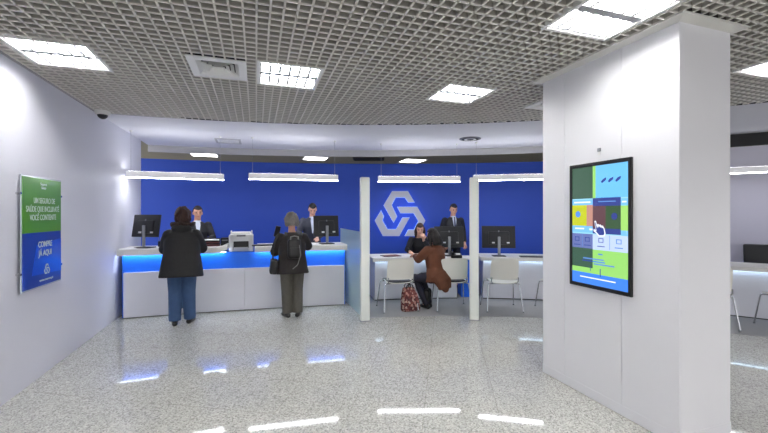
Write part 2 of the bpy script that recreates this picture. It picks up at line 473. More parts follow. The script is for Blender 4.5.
def vent(hole, label, z=H):
    x0, x1, y0, y1 = hole; w, dl = x1-x0, y1-y0
    t = thing('ceiling_vent', label, 'air vent', ((x0+x1)/2, (y0+y1)/2, z), 0)
    mb = MB(); f = 0.07
    for sx in (-1, 1): mb.box((sx*(w/2-f/2), 0, 0.002), (f, dl, 0.014), bev=0.003)
    for sy in (-1, 1): mb.box((0, sy*(dl/2-f/2), 0.002), (w-2*f, f, 0.014), bev=0.003)
    mb.build('frame', 'frame_white', t)
    MB().box((0, 0, 0.06), (w-0.03, dl-0.03, 0.004)).build('duct_cover', 'black', t)
    for k in range(4):
        q0 = (w/2-f)*(1-k*0.23); q1 = q0-0.035; e0 = (dl/2-f)*(1-k*0.23); e1 = e0-0.035
        mb = MB()
        A = [(-q0, -e0, -0.004), (q0, -e0, -0.004), (q0, e0, -0.004), (-q0, e0, -0.004)]
        B = [(-q1, -e1, 0.03), (q1, -e1, 0.03), (q1, e1, 0.03), (-q1, e1, 0.03)]
        for i in range(4):
            j = (i+1) % 4
            vs = [mb.bm.verts.new(p) for p in (A[i], A[j], B[j], B[i])]
            mb.bm.faces.new(vs)
            vs = [mb.bm.verts.new((p[0], p[1], p[2]+0.002)) for p in (B[i], B[j], A[j], A[i])]
            mb.bm.faces.new(vs)
        mb.build('louver_ring', 'frame_white', t)
    return t
vent(VENTS[0], 'square white four-way air vent in the grid ceiling, left of the middle light')
vent(VENTS[1], 'white square ceiling vent partly hidden behind the white column')

def disc(label, x, y, r, name='round_air_diffuser'):
    t = thing(name, label, 'air vent', (x, y, H), 0)
    mb = MB(); mb.tube([(0, 0, -0.010), (0, 0, 0.0)], r, seg=32); mb.build('outer_ring', 'plastic_grey', t)
    for k in range(3):
        q = r*(0.8-0.24*k)
        MB().tube([(0, 0, -0.016-0.003*k), (0, 0, -0.008)], [q, q*0.93], seg=28).build('cone', 'frame_white' if k % 2 else 'black', t)
    return t
disc('round slotted air diffuser in the smooth white ceiling strip, right of centre', 3.63, 5.95, 0.19)
t = thing('ceiling_access_panel', 'small square recessed fitting in the white ceiling strip above the first hanging lamp', 'ceiling fitting', (-0.48, 7.55, H))
mb = MB()
for s in (-1, 1):
    mb.box((s*0.2, 0, -0.008), (0.04, 0.44, 0.016)); mb.box((0, s*0.2, -0.008), (0.36, 0.04, 0.016))
mb.build('frame', 'fascia', t)
MB().box((0, 0, -0.003), (0.36, 0.36, 0.006)).build('panel', 'frame_white', t)

# rear ceiling lights
for (x, y), l in zip([(-1.17, 9.95), (1.43, 9.75), (3.95, 9.35)],
                     ['leftmost of three lit ceiling panels beyond the blue wall', 'middle one of three lit ceiling panels beyond the blue wall',
                      'right one of the three lit ceiling panels beyond the blue wall, above the logo']):
    t = thing('ceiling_panel_light', l, 'ceiling light', (x, y, 3.0), 0, 'ceiling panels beyond the blue wall')
    mb = MB()
    for s in (-1, 1):
        mb.box((s*0.29, 0, -0.008), (0.03, 0.62, 0.016)); mb.box((0, s*0.3, -0.008), (0.55, 0.03, 0.016))
    mb.build('frame', 'frame_white', t)
    MB().box((0, 0, -0.006), (0.55, 0.56, 0.008)).build('diffuser', 'lamp_rear', t)
t = thing('ceiling_grille', 'black recessed grille in the dark ceiling beyond the blue wall, left of the logo', 'air vent', (2.75, 9.4, 3.0), -0.3)
mb = MB(); mb.box((0, 0, -0.01), (0.8, 0.5, 0.02), bev=0.004); mb.build('frame', 'black', t)
for k in range(6): MB().box((0, -0.2+0.08*k, -0.024), (0.74, 0.02, 0.012)).build('slat', 'plastic_black', t)

def dome(label, x, y, z, r=0.055):
    t = thing('security_camera', label, 'security camera', (x, y, z))
    MB().tube([(0, 0, 0), (0, 0, -0.035), (0, 0, -0.05)], [r*1.15, r*1.15, r*1.02], seg=24).build('housing', 'plastic_white', t, smooth=True, angle=40)
    MB().ell((0, 0, -0.05), (r*0.78, r*0.78, r*0.72)).build('dome_lens', 'plastic_dark', t, smooth=True)
    return t
dome('white dome security camera on the grid ceiling in the corner by the left wall', -1.90, 5.88, H, 0.075)
for x, y, l in [(-1.72, 9.0, 'small white smoke detector on the rear ceiling near the left corner'),
                (4.85, 7.45, 'small white smoke detector above the blue wall, right of the logo')]:
    t = thing('smoke_detector', l, 'smoke detector', (x, y, 3.0))
    MB().tube([(0, 0, 0), (0, 0, -0.03), (0, 0, -0.05)], [0.075, 0.075, 0.05], seg=24).build('housing', 'plastic_white', t, smooth=True, angle=40)
    MB().tube([(0, 0, -0.05), (0, 0, -0.058)], 0.02, seg=12).build('sensor', 'plastic_grey', t)

# ---------------------------------------------------------------- hanging linear lamps
def bar(A, B, z, label):
    A, B = Vector(A), Vector(B); c = (A+B)/2; Lh = (B-A).length
    t = thing('hanging_linear_lamp', label, 'hanging lamp', (c.x, c.y, z), math.atan2(B.y-A.y, B.x-A.x), 'hanging white bar lamps')
    MB().box((0, 0, 0.061), (Lh, 0.075, 0.098), bev=0.004).build('lamp_body', 'bar_body', t)
    MB().box((0, 0, 0.008), (Lh-0.01, 0.066, 0.009)).build('diffuser', 'bar_glow', t)
    MB().box((0, 0, 0.1108), (Lh-0.06, 0.05, 0.001)).build('added_uplight', 'bar_up_fill', t)  # added emissive strip, hidden on top of the bar, lights the ceiling above
    for s in (-1, 1):
        MB().tube([(s*(Lh/2-0.06), 0, 0.11), (s*(Lh/2-0.06), 0, H-z-0.015)], 0.0025, seg=6).build('suspension_wire', 'wire', t)
        mb = MB(); mb.tube([(s*(Lh/2-0.06), 0, H-z-0.03), (s*(Lh/2-0.06), 0, H-z)], [0.008, 0.028], seg=14)
        mb.build('ceiling_cup', 'plastic_white', t)
    return t
def pz(px, Z): 
    X = (px-384)/380*Z; c, sn = math.cos(TH), math.sin(TH); return (X*c+Z*sn, -X*sn+Z*c)
bar(pz(126.5, 6.1), pz(224, 6.62), 2.165, 'hanging white bar lamp farthest left, its end close to the left wall')
bar(pz(249, 6.68), pz(338, 7.02), 2.19, 'hanging white bar lamp above the customer with the grey hair')
bar(pz(378, 7.30), pz(460, 7.32), 2.195, 'hanging white bar lamp just above the wall logo, between the two white posts')
bar(pz(473, 7.15), pz(556, 6.85), 2.20, 'hanging white bar lamp running from the second post toward the column')
bar(pz(725, 6.75), pz(790, 6.35), 2.29, 'hanging white bar lamp at the right edge beyond the column')

# ---------------------------------------------------------------- column
cx0, cx1, cy0, cy1 = 2.735, 3.263, 1.81, 3.113
t = thing('column', 'big white panelled square column standing on the granite floor, with a screen on it', 'column', ((cx0+cx1)/2, (cy0+cy1)/2, 0))
cw, cd = cx1-cx0, cy1-cy0
MB().box((0, 0, 1.46), (cw-0.024, cd-0.024, 2.92)).build('core', 'groove', t)
def panel(mb, p0, p1, z0=0.004, z1=2.915):
    mb.box(((p0[0]+p1[0])/2, (p0[1]+p1[1])/2, (z0+z1)/2), (abs(p1[0]-p0[0]) or 0.012, abs(p1[1]-p0[1]) or 0.012, z1-z0), bev=0.0015, seg=1)
ys = [-cd/2, -cd/2+0.435, -cd/2+1.02, cd/2]
g = 0.0012
for sx in (-1, 1):
    for a, b in zip(ys, ys[1:]):
        mb = MB(); panel(mb, (sx*(cw/2-0.006), a+g), (sx*(cw/2-0.006), b-g))
        mb.build('side_panel', 'col_white', t)
for sy in (-1, 1):
    mb = MB(); panel(mb, (-cw/2+0.013, sy*(cd/2-0.006)), (cw/2-0.013, sy*(cd/2-0.006)))
    mb.build('end_panel', 'col_white', t)
# flared cornice
mb = MB(); e = 0.075
prof = [(0.0, 2.904), (0.008, 2.904), (e, 2.921), (e, 2.934), (0.0, 2.934)]
cs = [(-1, -1), (1, -1), (1, 1), (-1, 1)]
loops = [[mb.bm.verts.new((s[0]*(cw/2+o), s[1]*(cd/2+o), z)) for s in cs] for o, z in prof]
for k in range(len(prof)):
    A, B = loops[k], loops[(k+1) % len(prof)]
    for i in range(4): mb.bm.faces.new((A[i], A[(i+1) % 4], B[(i+1) % 4], B[i]))
mb.build('cornice', 'cornice', t)
mb = MB()
for s in (-1, 1):
    mb.box((s*(cw/2+0.001), 0, 0.045), (0.004, cd, 0.08)); mb.box((0, s*(cd/2+0.001), 0.045), (cw, 0.004, 0.08))
mb.build('baseboard', 'col_white', t)
t = thing('motion_sensor', 'tiny grey sensor on the white column, above the screen', 'sensor', (cx0-0.001, 2.445, 2.13))
MB().box((-0.006, 0, 0), (0.012, 0.03, 0.03), bev=0.003).build('housing', 'plastic_grey', t)
MB().tube([(-0.006, 0, -0.015), (-0.008, 0, -0.045)], 0.004, seg=8).build('stem', 'plastic_white', t)

# information screen on the column: local x = depth toward viewer, u along -Y, v down
SW, SH = 0.60, 1.075
t = thing('information_screen', 'portrait digital screen in a black frame on the white column', 'screen', (cx0-0.001, 2.445, 1.4925))
mb = MB()
for s in (-1, 1):
    mb.box((-0.012, s*(SW/2-0.013), 0), (0.024, 0.026, SH), bev=0.003)
    mb.box((-0.012, 0, s*(SH/2-0.016)), (0.024, SW-0.052, 0.032), bev=0.003)
mb.box((-0.008, 0, 0), (0.014, SW-0.04, SH-0.05))
mb.build('bezel', 'plastic_black', t)
SC = {}
def scol(k, c, e=0.52):
    SC[k] = mat('screen_'+k, (c[0]*0.05, c[1]*0.05, c[2]*0.05, 1), 0.25, emit=e, ecol=c); return SC[k]
iw, ih = SW-0.052, SH-0.064
def q(mb, u0, v0, u1, v1, layer, mi):
    x = -0.0152-layer*0.0012
    ya, yb = iw/2-u0*iw, iw/2-u1*iw
    za, zb = ih/2-v0*ih, ih/2-v1*ih
    vs = [mb.bm.verts.new(p) for p in ((x, ya, za), (x, ya, zb), (x, yb, zb), (x, yb, za))]
    f = mb.bm.faces.new(vs); f.material_index = mi
cl = dict(base=(150, 210, 235), lgreen=(150, 212, 110), lblue=(110, 190, 245), dgreen=(62, 92, 74), bar=(120, 190, 245), navy=(52, 66, 140),
          yellow=(190, 198, 40), salmon=(190, 140, 125), brown=(96, 66, 72), dolive=(58, 86, 56), lime=(160, 215, 110), lav=(190, 208, 246), dlav=(104, 116, 172),
          bblue=(66, 132, 240), ink=(52, 72, 150), white=(236, 242, 250), midb=(96, 140, 210), blob=(84, 140, 220))
keys = list(cl); mats_ = [scol(k, rgb(*cl[k])) for k in keys]; I = {k: i for i, k in enumerate(keys)}
mb = MB()
q(mb, 0, 0, 1, 1, 0, I['base'])
q(mb, 0, 0, .40, .27, 1, I['dgreen']); q(mb, .40, 0, .455, .27, 1, I['lgreen']); q(mb, .455, 0, 1, .27, 1, I['lblue'])
q(mb, 0, .28, .40, .325, 1, I['bar']); q(mb, .40, .265, .88, .335, 1, I['navy']); q(mb, .88, .28, 1, .335, 1, I['bar'])
q(mb, .04, .295, .36, .308, 2, I['white']); q(mb, .50, .295, .80, .304, 2, I['midb']); q(mb, .90, .30, .97, .312, 2, I['white'])
q(mb, 0, .325, .285, .505, 1, I['yellow']); q(mb, .285, .325, .40, .505, 1, I['salmon']); q(mb, .40, .335, .63, .52, 1, I['brown'])
q(mb, .63, .335, .88, .52, 1, I['dolive']); q(mb, .88, .335, 1, .53, 1, I['lime'])
q(mb, 0, .505, .40, .56, 1, I['bar']); q(mb, .40, .52, .88, .565, 1, I['navy']); q(mb, .88, .53, 1, .57, 1, I['bar'])
q(mb, .06, .522, .24, .535, 2, I['white']); q(mb, .34, .525, .40, .54, 2, I['white'])
q(mb, 0, .572, .40, .695, 1, I['dlav']); q(mb, .40, .572, 1, .70, 1, I['lav'])
for u in (.205, .60+.10): q(mb, u-.004, .575, u+.004, .69, 2, I['midb'])
for u, k in ((.10, 'ink'), (.30, 'ink'), (.55, 'dlav'), (.85, 'midb')):
    q(mb, u-.045, .60, u+.045, .607, 2, I[k]); q(mb, u-.045, .60, u-.03, .638, 2, I[k]); q(mb, u+.03, .60, u+.045, .638, 2, I[k])
    q(mb, u-.045, .632, u+.045, .638, 2, I[k]); q(mb, u-.065, .665, u+.065, .673, 2, I[k])
q(mb, .40, .70, 1, .905, 1, I['lgreen']); q(mb, 0, .86, .40, .905, 1, I['lgreen']); q(mb, 0, .695, .40, .86, 1, I['dgreen'])
for a, b, v, k in ((.22, .60, .775, 'midb'), (.20, .40, .795, 'ink'), (.40, .62, .795, 'blob'), (.42, .78, .815, 'midb'), (.50, .58, .73, 'blob')):
    q(mb, a, v, b, v+.011, 2, I[k])
q(mb, .355, .845, .365, .885, 2, I['ink']); q(mb, .53, .855, .545, .92, 2, I['ink'])
q(mb, 0, .905, 1, 1, 1, I['bblue']); q(mb, .16, .938, .80, .948, 2, I['white'])
mb.build('display', mats_, t)
def blob(name, uvs, key, layer=3):
    mb = MB(); x = -0.0152-layer*0.0012
    vs = [mb.bm.verts.new((x, iw/2-u*iw, ih/2-v*ih)) for u, v in uvs]
    mb.bm.faces.new(vs)
    f = mb.bm.faces[:]; r = bmesh.ops.extrude_face_region(mb.bm, geom=f)
    for v in [g for g in r['geom'] if isinstance(g, bmesh.types.BMVert)]: v.co.x -= 0.0008
    return mb.build(name, SC[key], t)
for u in (.60, .72, .84):
    blob('leaf_icon', [(u-.045, .135), (u-.01, .115), (u+.045, .105), (u+.04, .125), (u+.0, .14), (u-.03, .148)], 'ink')
for u, v in ((.12, .405), (.78, .42)):
    blob('round_icon', [(u+.05*math.cos(a*PI/6), v+.028*math.sin(a*PI/6)) for a in range(12)], 'blob' if u < .5 else 'navy')
HP = [(.435, .462), (.462, .458), (.482, .492), (.500, .484), (.522, .492), (.545, .488), (.565, .498), (.585, .496), (.615, .520), (.635, .560), (.615, .585), (.515, .588), (.475, .565), (.42, .545), (.425, .528), (.462, .536)]
blob('hand_cursor', HP, 'white', 3)
blob('hand_cursor_fill', [(.447, .470), (.458, .470), (.485, .518), (.490, .518), (.505, .500), (.515, .515), (.530, .501), (.545, .515), (.560, .508), (.575, .52), (.590, .512), (.602, .526), (.615, .558), (.600, .575), (.525, .577), (.490, .558), (.450, .540), (.478, .545)], 'navy', 4)

# ---------------------------------------------------------------- poster on the left wall
t = thing('wall_poster', 'tall green and blue advertising poster in a clear acrylic holder on the left wall', 'poster', (-2.0, 4.57, 1.415))
PW, PH = 0.70, 1.03
mb = MB()
mb.box((0.028, 0, 0), (0.008, PW+0.03, PH+0.03), bev=0.002); mb.build('acrylic_panel', 'acrylic', t)
for sy in (-1, 1):
    for z in (0.36, -0.36):
        MB().tube([(0.0, sy*(PW/2+0.02), z), (0.036, sy*(PW/2+0.02), z)], 0.012, seg=12).build('standoff', 'chrome', t)
MB().box((0.034, 0, PH*0.25), (0.004, PW, PH*0.50)).build('green_print', 'green_print', t)
MB().box((0.034, 0, -PH*0.25), (0.004, PW, PH*0.50)).build('blue_print', 'blue_print', t)
MB().prism([(-.12, -.06), (PW/2, -.02), (PW/2, -.36), (-.2, -.34)], 0, 0.002, mt=Matrix(((0, 0, 1, 0.036), (1, 0, 0, 0), (0, 1, 0, -0.06), (0, 0, 0, 1)))).build('bright_patch', 'blue_print_light', t)
# text faces +X : local text x -> +Y, y -> +Z
TM = Matrix(((0, 0, 1, 0.0395), (1, 0, 0, 0), (0, 1, 0, 0), (0, 0, 0, 1)))
def ptext(body, size, y, z, bold=0.003, sx=1.0, name='lettering', m='print_white'):
    return text_part(name, body, size, m, t, Matrix.Translation((0, y, z)) @ TM, bold, 0.0006, sx)
ptext('Seguros\nSaúde', 0.038, 0.0, 0.445, 0.0)
ptext('UM SEGURO DE', 0.075, 0.02, 0.300, 0.0010, 0.74)
ptext('SAÚDE QUE INCLUI ATÉ', 0.075, 0.0, 0.220, 0.0010, 0.74)
ptext('VOCÊ CONTENTE', 0.075, 0.0, 0.140, 0.0010, 0.78)
ptext('COMPRE', 0.078, 0.03, -0.12, 0.0015, 0.85)
ptext('JÁ AQUI', 0.078, 0.03, -0.205, 0.0015, 0.85)
ptext('www.seguros.pt', 0.03, 0.05, -0.465, 0.001, 1.3)

LOGO = [[(200, 85), (310, 85), (358, 165), (312, 165), (288, 130), (225, 130), (197, 182), (235, 262), (210, 308), (140, 185)],
        [(235, 195), (375, 195), (432, 292), (378, 400), (288, 400), (312, 355), (352, 355), (383, 295), (350, 240), (258, 240)],
        [(122, 220), (142, 262), (132, 290), (168, 352), (228, 352), (272, 270), (322, 270), (250, 400), (135, 400), (78, 292)]]
def logo(parent, name, mt, sc, depth, m, grow=0.0):
    for poly in LOGO:
        pts = [((x-255)/177*sc, -(y-243)/177*sc) for x, y in poly]
        if grow:
            cx = sum(p[0] for p in pts)/10; cy = sum(p[1] for p in pts)/10
        MB().prism(pts[::-1], 0, depth, mt=mt).build(name, m, parent)
logo(t, 'logo_stroke', Matrix.Translation((0.0395, 0.06, -0.365)) @ Matrix(((0, 0, 1, 0), (1, 0, 0, 0), (0, 1, 0, 0), (0, 0, 0, 1))), 0.055, 0.001, 'print_white')

# ---------------------------------------------------------------- big wall logo
al = BLUE.ang(3.185)
lx, ly = BLUE.p(al)
t = thing('wall_logo', 'large pale interlaced triangular bank logo glowing on the blue wall', 'logo sign', (lx, ly, 1.585), BLUE.out(al))
LM = Matrix(((1, 0, 0, 0), (0, 0, -1, -0.06), (0, 1, 0, 0), (0, 0, 0, 1)))
for poly in LOGO:
    pts = [((x-255)/177*0.585, -(y-243)/177*0.585) for x, y in poly]
    s_ = MB().prism(pts[::-1], 0, 0.035, mt=LM).build('logo_arm', 'logo', t)
    cxm = sum(p[0] for p in pts)/10; cym = sum(p[1] for p in pts)/10
    mb = MB()
    # light strip on the back of the arm, facing the wall
    for a, b in zip(pts, pts[1:]+pts[:1]):
        va, vb = Vector((a[0], 0, a[1])), Vector((b[0], 0, b[1]))
        mid = (va+vb)/2; ln = (vb-va).length; dr = (vb-va).normalized()
        inn = Vector((-dr.z, 0, dr.x)) * -1
        r = Matrix.Rotation(-math.atan2(dr.z, dr.x), 4, 'Y')
        mb.box((mid.x-inn.x*0.0, -0.046, mid.z), (ln, 0.02, 0.006), rot=r)
    mb.build('backlight_strip', 'halo', s_)

# ---------------------------------------------------------------- service counter (left)
t = thing('service_counter', 'long curved white and blue service counter with glowing blue band', 'counter', (0, 0, 0))
A0, A1 = CNT.ang(-1.93), CNT.ang(1.47)
N = 30
MB().strip(CNT.line(A0, A1, N, 0.06), CNT.line(A0, A1, N, 0.62), 0, 0.955).build('counter_body', 'blue_counter', t, smooth=True, angle=30)
B0, B1, B2, B3 = CNT.ang(-1.90), CNT.ang(-0.18), CNT.ang(-0.176), CNT.ang(1.455)
for a, b in ((B0, B1), (B2, B3)):
    MB().strip(CNT.line(a, b, N, 0.0), CNT.line(a, b, N, 0.055), 0.012, 0.69).build('front_panel', 'counter_white', t, smooth=True, angle=30)
MB().strip(CNT.line(B0, B3, N, 0.03), CNT.line(B0, B3, N, 0.058), 0.0, 0.012).build('plinth', 'black', t)
# two tops with a gap for the printer; flared ends at the gap
gL, gR = CNT.ang(-0.44), CNT.ang(-0.02)
for a, b, flare in ((CNT.ang(-1.98), gL, 1), (gR, CNT.ang(1.505), -1)):
    mb = MB(); n = 40; R = []
    for i in range(n+1):
        aa = a+(b-a)*i/n
        dist = abs(aa-(gL if flare == 1 else gR))*CNT.R
        up = 0.05*max(0, 1-dist/0.14)**2*(3-2*max(0, 1-dist/0.14)) if flare == 1 else 0.0
        ring = []
        for off, z in ((-0.03, 0.953), (-0.03, 1.035), (-0.02, 1.045), (0.66, 1.045), (0.66, 0.972), (-0.005, 0.972), (-0.005, 0.953)):
            px, py = CNT.p(aa, off); ring.append(mb.bm.verts.new((px, py, z+up)))
        R.append(ring)
    for p, r in zip(R, R[1:]):
        for k in range(7): mb.bm.faces.new((p[k], p[(k+1) % 7], r[(k+1) % 7], r[k]))
    mb.bm.faces.new(R[0][::-1]); mb.bm.faces.new(R[-1])
    tp = mb.build('counter_top', 'top_white', t, smooth=True, angle=30)
    lo, hi = (a, b) if flare == 1 else (a, b)
    MB().strip(CNT.line(lo+(hi-lo)*0.02, lo+(hi-lo)*0.98, N, 0.002), CNT.line(lo+(hi-lo)*0.02, lo+(hi-lo)*0.98, N, 0.03), 0.960, 0.971).build('led_strip', 'led', tp)

# ---------------------------------------------------------------- desks
def desk(x0, x1, label, over=0.06):
    a, b = DESK.ang(x0), DESK.ang(x1)
    am = (a+b)/2; n = 20
    t = thing('reception_desk', label, 'desk', (0, 0, 0), 0, 'curved white desks')
    MB().strip(DESK.line(a, b, n, 0.0), DESK.line(a, b, n, 0.03), 0.0, 0.70).build('front_panel', 'counter_white', t, smooth=True, angle=30)
    MB().strip(DESK.line(a, b, n, -0.004), DESK.line(a, b, n, 0.0), 0.0, 0.018).build('plinth', 'black', t)
    ex = over/DESK.R
    tp = MB().strip(DESK.line(a+ex, b-ex, n, -0.10), DESK.line(a+ex, b-ex, n, 0.62), 0.72, 0.785).build('desk_top', 'top_white', t, smooth=True, angle=30)
    MB().strip(DESK.line(a, b, n, -0.05), DESK.line(a, b, n, -0.02), 0.712, 0.721).build('led_strip', 'led_desk', tp)
    for q0, q1 in ((a, a-0.03/DESK.R), (b+0.03/DESK.R, b)):
        MB().strip(DESK.line(q0, q1, 2, 0.03), DESK.line(q0, q1, 2, 0.60), 0.0, 0.72).build('side_panel', 'counter_white', t)
    return t
desk(2.06, 3.56, 'curved white desk where the woman in the brown coat is served')
desk(4.02, 5.45, 'empty curved white desk right of the second post, with one monitor on it')
desk(6.0, 7.75, 'curved white desk at the right edge of the photo, beyond the column')
# low blue cabinet between the desks
bc = thing('blue_divider', 'blue divider panel between the first two desks, behind the second post', 'divider', (0, 0, 0))
aa, ab = DESK.ang(3.66), DESK.ang(3.92)
MB().strip(DESK.line(aa, ab, 4, 0.12), DESK.line(aa, ab, 4, 0.5), 0, 0.72).build('panel', 'blue_counter', bc)
MB().strip(DESK.line(aa, ab, 4, 0.06), DESK.line(aa, ab, 4, 0.54), 0.72, 0.745).build('shelf_top', 'top_white', bc)

# ---------------------------------------------------------------- posts with glass screens
for (px, py), ang, Lg, l, gl in [((1.53, 5.44), 0.0, 1.62, 'white upright post left of the first desk, at the end of the counter', 'left frosted glass screen'),
                             ((3.10, 4.97), -0.53, 1.0, 'white upright post right of the seated customer, between the first two desks', 'right frosted glass screen')]:
    t = thing('screen_post', l, 'post', (px, py, 0), ang, 'white posts with glass screens')
    MB().box((0, 0, 1.066), (0.135, 0.10, 2.13), bev=0.018, seg=3).build('post', 'post_white', t, smooth=True, angle=40)
    MB().box((0, 0, 0.006), (0.155, 0.12, 0.012), bev=0.003).build('base_plate', 'steel', t)
    MB().box((0, 0.05+Lg/2, 0.02+1.29/2), (0.02, Lg, 1.29), bev=0.003).build('glass_screen', 'glass', t)

# ---------------------------------------------------------------- monitors etc.
def monitor(loc, rz, w, h, zc, label, tilt=0.12):
    t = thing('computer_monitor', label, 'monitor', loc, rz, 'computer monitors')
    R_ = Matrix.Rotation(-tilt, 4, 'X')
    mb = MB(); mb.box((0, 0, 0), (w, 0.03, h), bev=0.006)
    mb.box((0, -0.022, -0.02), (w*0.62, 0.03, h*0.6), bev=0.012)
    mb.xform(Matrix.Translation((0, 0, zc)) @ R_); p = mb.build('housing', 'plastic_dark', t, smooth=True, angle=35)
    MB().box((0, 0.0165, 0.006), (w-0.03, 0.003, h-0.04)).xform(Matrix.Translation((0, 0, zc)) @ R_).build('display', 'scr_off', p)
    MB().box((0, -0.0385, h*0.30-0.02), (0.024, 0.004, 0.03), bev=0.004).xform(Matrix.Translation((0, 0, zc)) @ R_).build('badge', 'plastic_grey', p)
    for sx in (-0.10, 0.12):
        MB().box((sx*w/0.5+0.02, -0.0385, -0.11), (0.05, 0.003, 0.026)).xform(Matrix.Translation((0, 0, zc)) @ R_).build('sticker', 'label', p)
    MB().box((0, -0.062, zc*0.5+0.01), (0.05, 0.02, zc), bev=0.006).build('stand', 'steel', t, smooth=True, angle=35)
    MB().box((0, -0.03, 0.008), (0.24, 0.2, 0.016), bev=0.007).build('base', 'plastic_dark', t, smooth=True, angle=35)
    return t
CT = 1.045; DT = 0.785
monitor((-1.66, 6.98, CT), -0.45, 0.46, 0.36, 0.35, 'dark monitor on the counter nearest the left wall, seen from behind', 0.18)
monitor((1.20, 6.83, CT), 0.12, 0.46, 0.38, 0.32, 'dark monitor on the right end of the counter, in front of the bending teller')
monitor((3.49, 6.48, DT), -0.32, 0.56, 0.40, 0.36, 'dark monitor on the first desk, in front of the standing person in a tie')
monitor((4.36, 6.14, DT), -0.42, 0.62, 0.42, 0.36, 'dark monitor on the empty desk right of the second post')

def keyboard(loc, rz, label, m='plastic_dark'):
    t = thing('keyboard', label, 'keyboard', loc, rz, 'keyboards')
    MB().box((0, 0, 0.009), (0.42, 0.15, 0.016), bev=0.004).build('keyboard_body', m, t)
    mb = MB()
    for r in range(5):
        for c in range(15):
            mb.box((-0.19+c*0.027, -0.055+r*0.027, 0.02), (0.022, 0.022, 0.007))
    k = mb.build('key_field', 'plastic_grey' if m == 'plastic_dark' else m, t); k['kind'] = 'stuff'
    return t
keyboard((-1.20, 7.12, CT), 0.05, 'dark keyboard on the counter beside the leftmost monitor')
keyboard((0.14, 6.78, CT), 0.1, 'dark keyboard on the counter between the printer and the grey-haired customer')
keyboard((4.82, 5.78, DT), -0.5, 'dark keyboard on the empty desk right of its monitor')
keyboard((7.05, 4.18, DT), -0.95, 'dark keyboard on the desk at the right edge in front of the office chair')

def papers(loc, rz, label, nn=4, s=(0.21, 0.297)):
    t = thing('paper_stack', label, 'papers', loc, rz, 'loose papers')
    for i in range(nn):
        MB().box((0.01*math.sin(i*2.1), 0.012*math.cos(i*1.7), 0.0015+i*0.0022), (s[0], s[1], 0.002), rot=Matrix.Rotation(0.12*math.sin(i*3), 4, 'Z')).build('sheet', 'paper', t)
    return t
papers((-1.86, 6.78, CT), 0.3, 'small pile of white papers on the counter, left of the leftmost monitor')
papers((-1.36, 6.86, CT), -0.2, 'white papers on the counter in front of the leftmost monitor')
papers((2.78, 6.62, DT), 0.5, 'white papers spread on the first desk left of the seated customer', 5)
papers((3.22, 6.30, DT), -0.5, 'white papers on the first desk right of the seated customer', 3)
papers((0.92, 6.68, CT), 0.4, 'white papers on the counter under the bending teller\'s hand', 3)

# document tray stack beside first teller
t = thing('document_tray', 'reddish brown stacked document tray on the counter, left of the printer', 'document tray', (-0.74, 7.03, CT), 0.05)
for k in range(3):
    mb = MB(); mb.box((0, 0, 0.006+k*0.042), (0.32, 0.24, 0.006)); mb.box((0, 0.118, 0.02+k*0.042), (0.32, 0.005, 0.03))
    for s in (-1, 1): mb.box((s*0.158, 0, 0.02+k*0.042), (0.005, 0.24, 0.03))
    tr = mb.build('tray', 'plastic_black', t)
    MB().box((0, -0.01, 0.017+k*0.042), (0.29, 0.21, 0.014)).build('paper_pile', 'red_brown' if k < 2 else 'paper', tr)
t = thing('receipt_printer', 'small black receipt printer on the counter between document tray and white printer', 'receipt printer', (-0.50, 7.03, CT+0.004), 0.0)
MB().box((0, 0, 0.065), (0.13, 0.17, 0.13), bev=0.012).build('housing', 'plastic_black', t, smooth=True, angle=35)
MB().box((0, -0.087, 0.09), (0.09, 0.004, 0.02)).build('paper_slot', 'plastic_grey', t)

# white printer
t = thing('office_printer', 'white printer with black paper opening, standing in the gap of the counter top', 'printer', (-0.235, 6.93, 0.957), 0.0)
mb = MB()
for s in (-1, 1): mb.box((s*0.155, 0, 0.14), (0.075, 0.34, 0.28), bev=0.02)
mb.box((0, 0, 0.23), (0.36, 0.34, 0.12), bev=0.025); mb.box((0, 0.02, 0.03), (0.30, 0.30, 0.06), bev=0.01)
mb.build('housing', 'printer', t, smooth=True, angle=35)
MB().box((0, 0.0, 0.115), (0.24, 0.28, 0.115)).build('paper_opening', 'plastic_black', t)
MB().box((0, -0.15, 0.065), (0.22, 0.10, 0.012), bev=0.003).build('output_tray', 'printer', t)
MB().box((0, 0.02, 0.305), (0.30, 0.26, 0.03), bev=0.01).build('scanner_lid', 'plastic_white', t, smooth=True, angle=35)
for s in (-1, 1): MB().box((s*0.165, 0.06, 0.31), (0.022, 0.12, 0.06), bev=0.006).build('paper_guide', 'printer', t)
MB().box((0.0, -0.172, 0.265), (0.14, 0.006, 0.03)).build('control_strip', 'plastic_grey', t)

# card terminal stand behind grey-haired customer's shoulder
t = thing('card_reader', 'black card reader on an upright stand on the counter, left of the grey-haired customer', 'card reader', (0.345, 6.76, CT), 0.1)
MB().tube([(0, 0, 0), (0, 0, 0.012)], 0.07, seg=20).build('base', 'plastic_black', t)
MB().tube([(0, 0, 0.01), (0, 0, 0.16)], 0.012, seg=10).build('stem', 'plastic_dark', t)
MB().box((0, 0, 0.24), (0.085, 0.04, 0.19), rot=Matrix.Rotation(0.25, 4, 'X') @ Matrix.Rotation(0.2, 4, 'Y'), bev=0.01).build('terminal', 'plastic_black', t, smooth=True, angle=35)

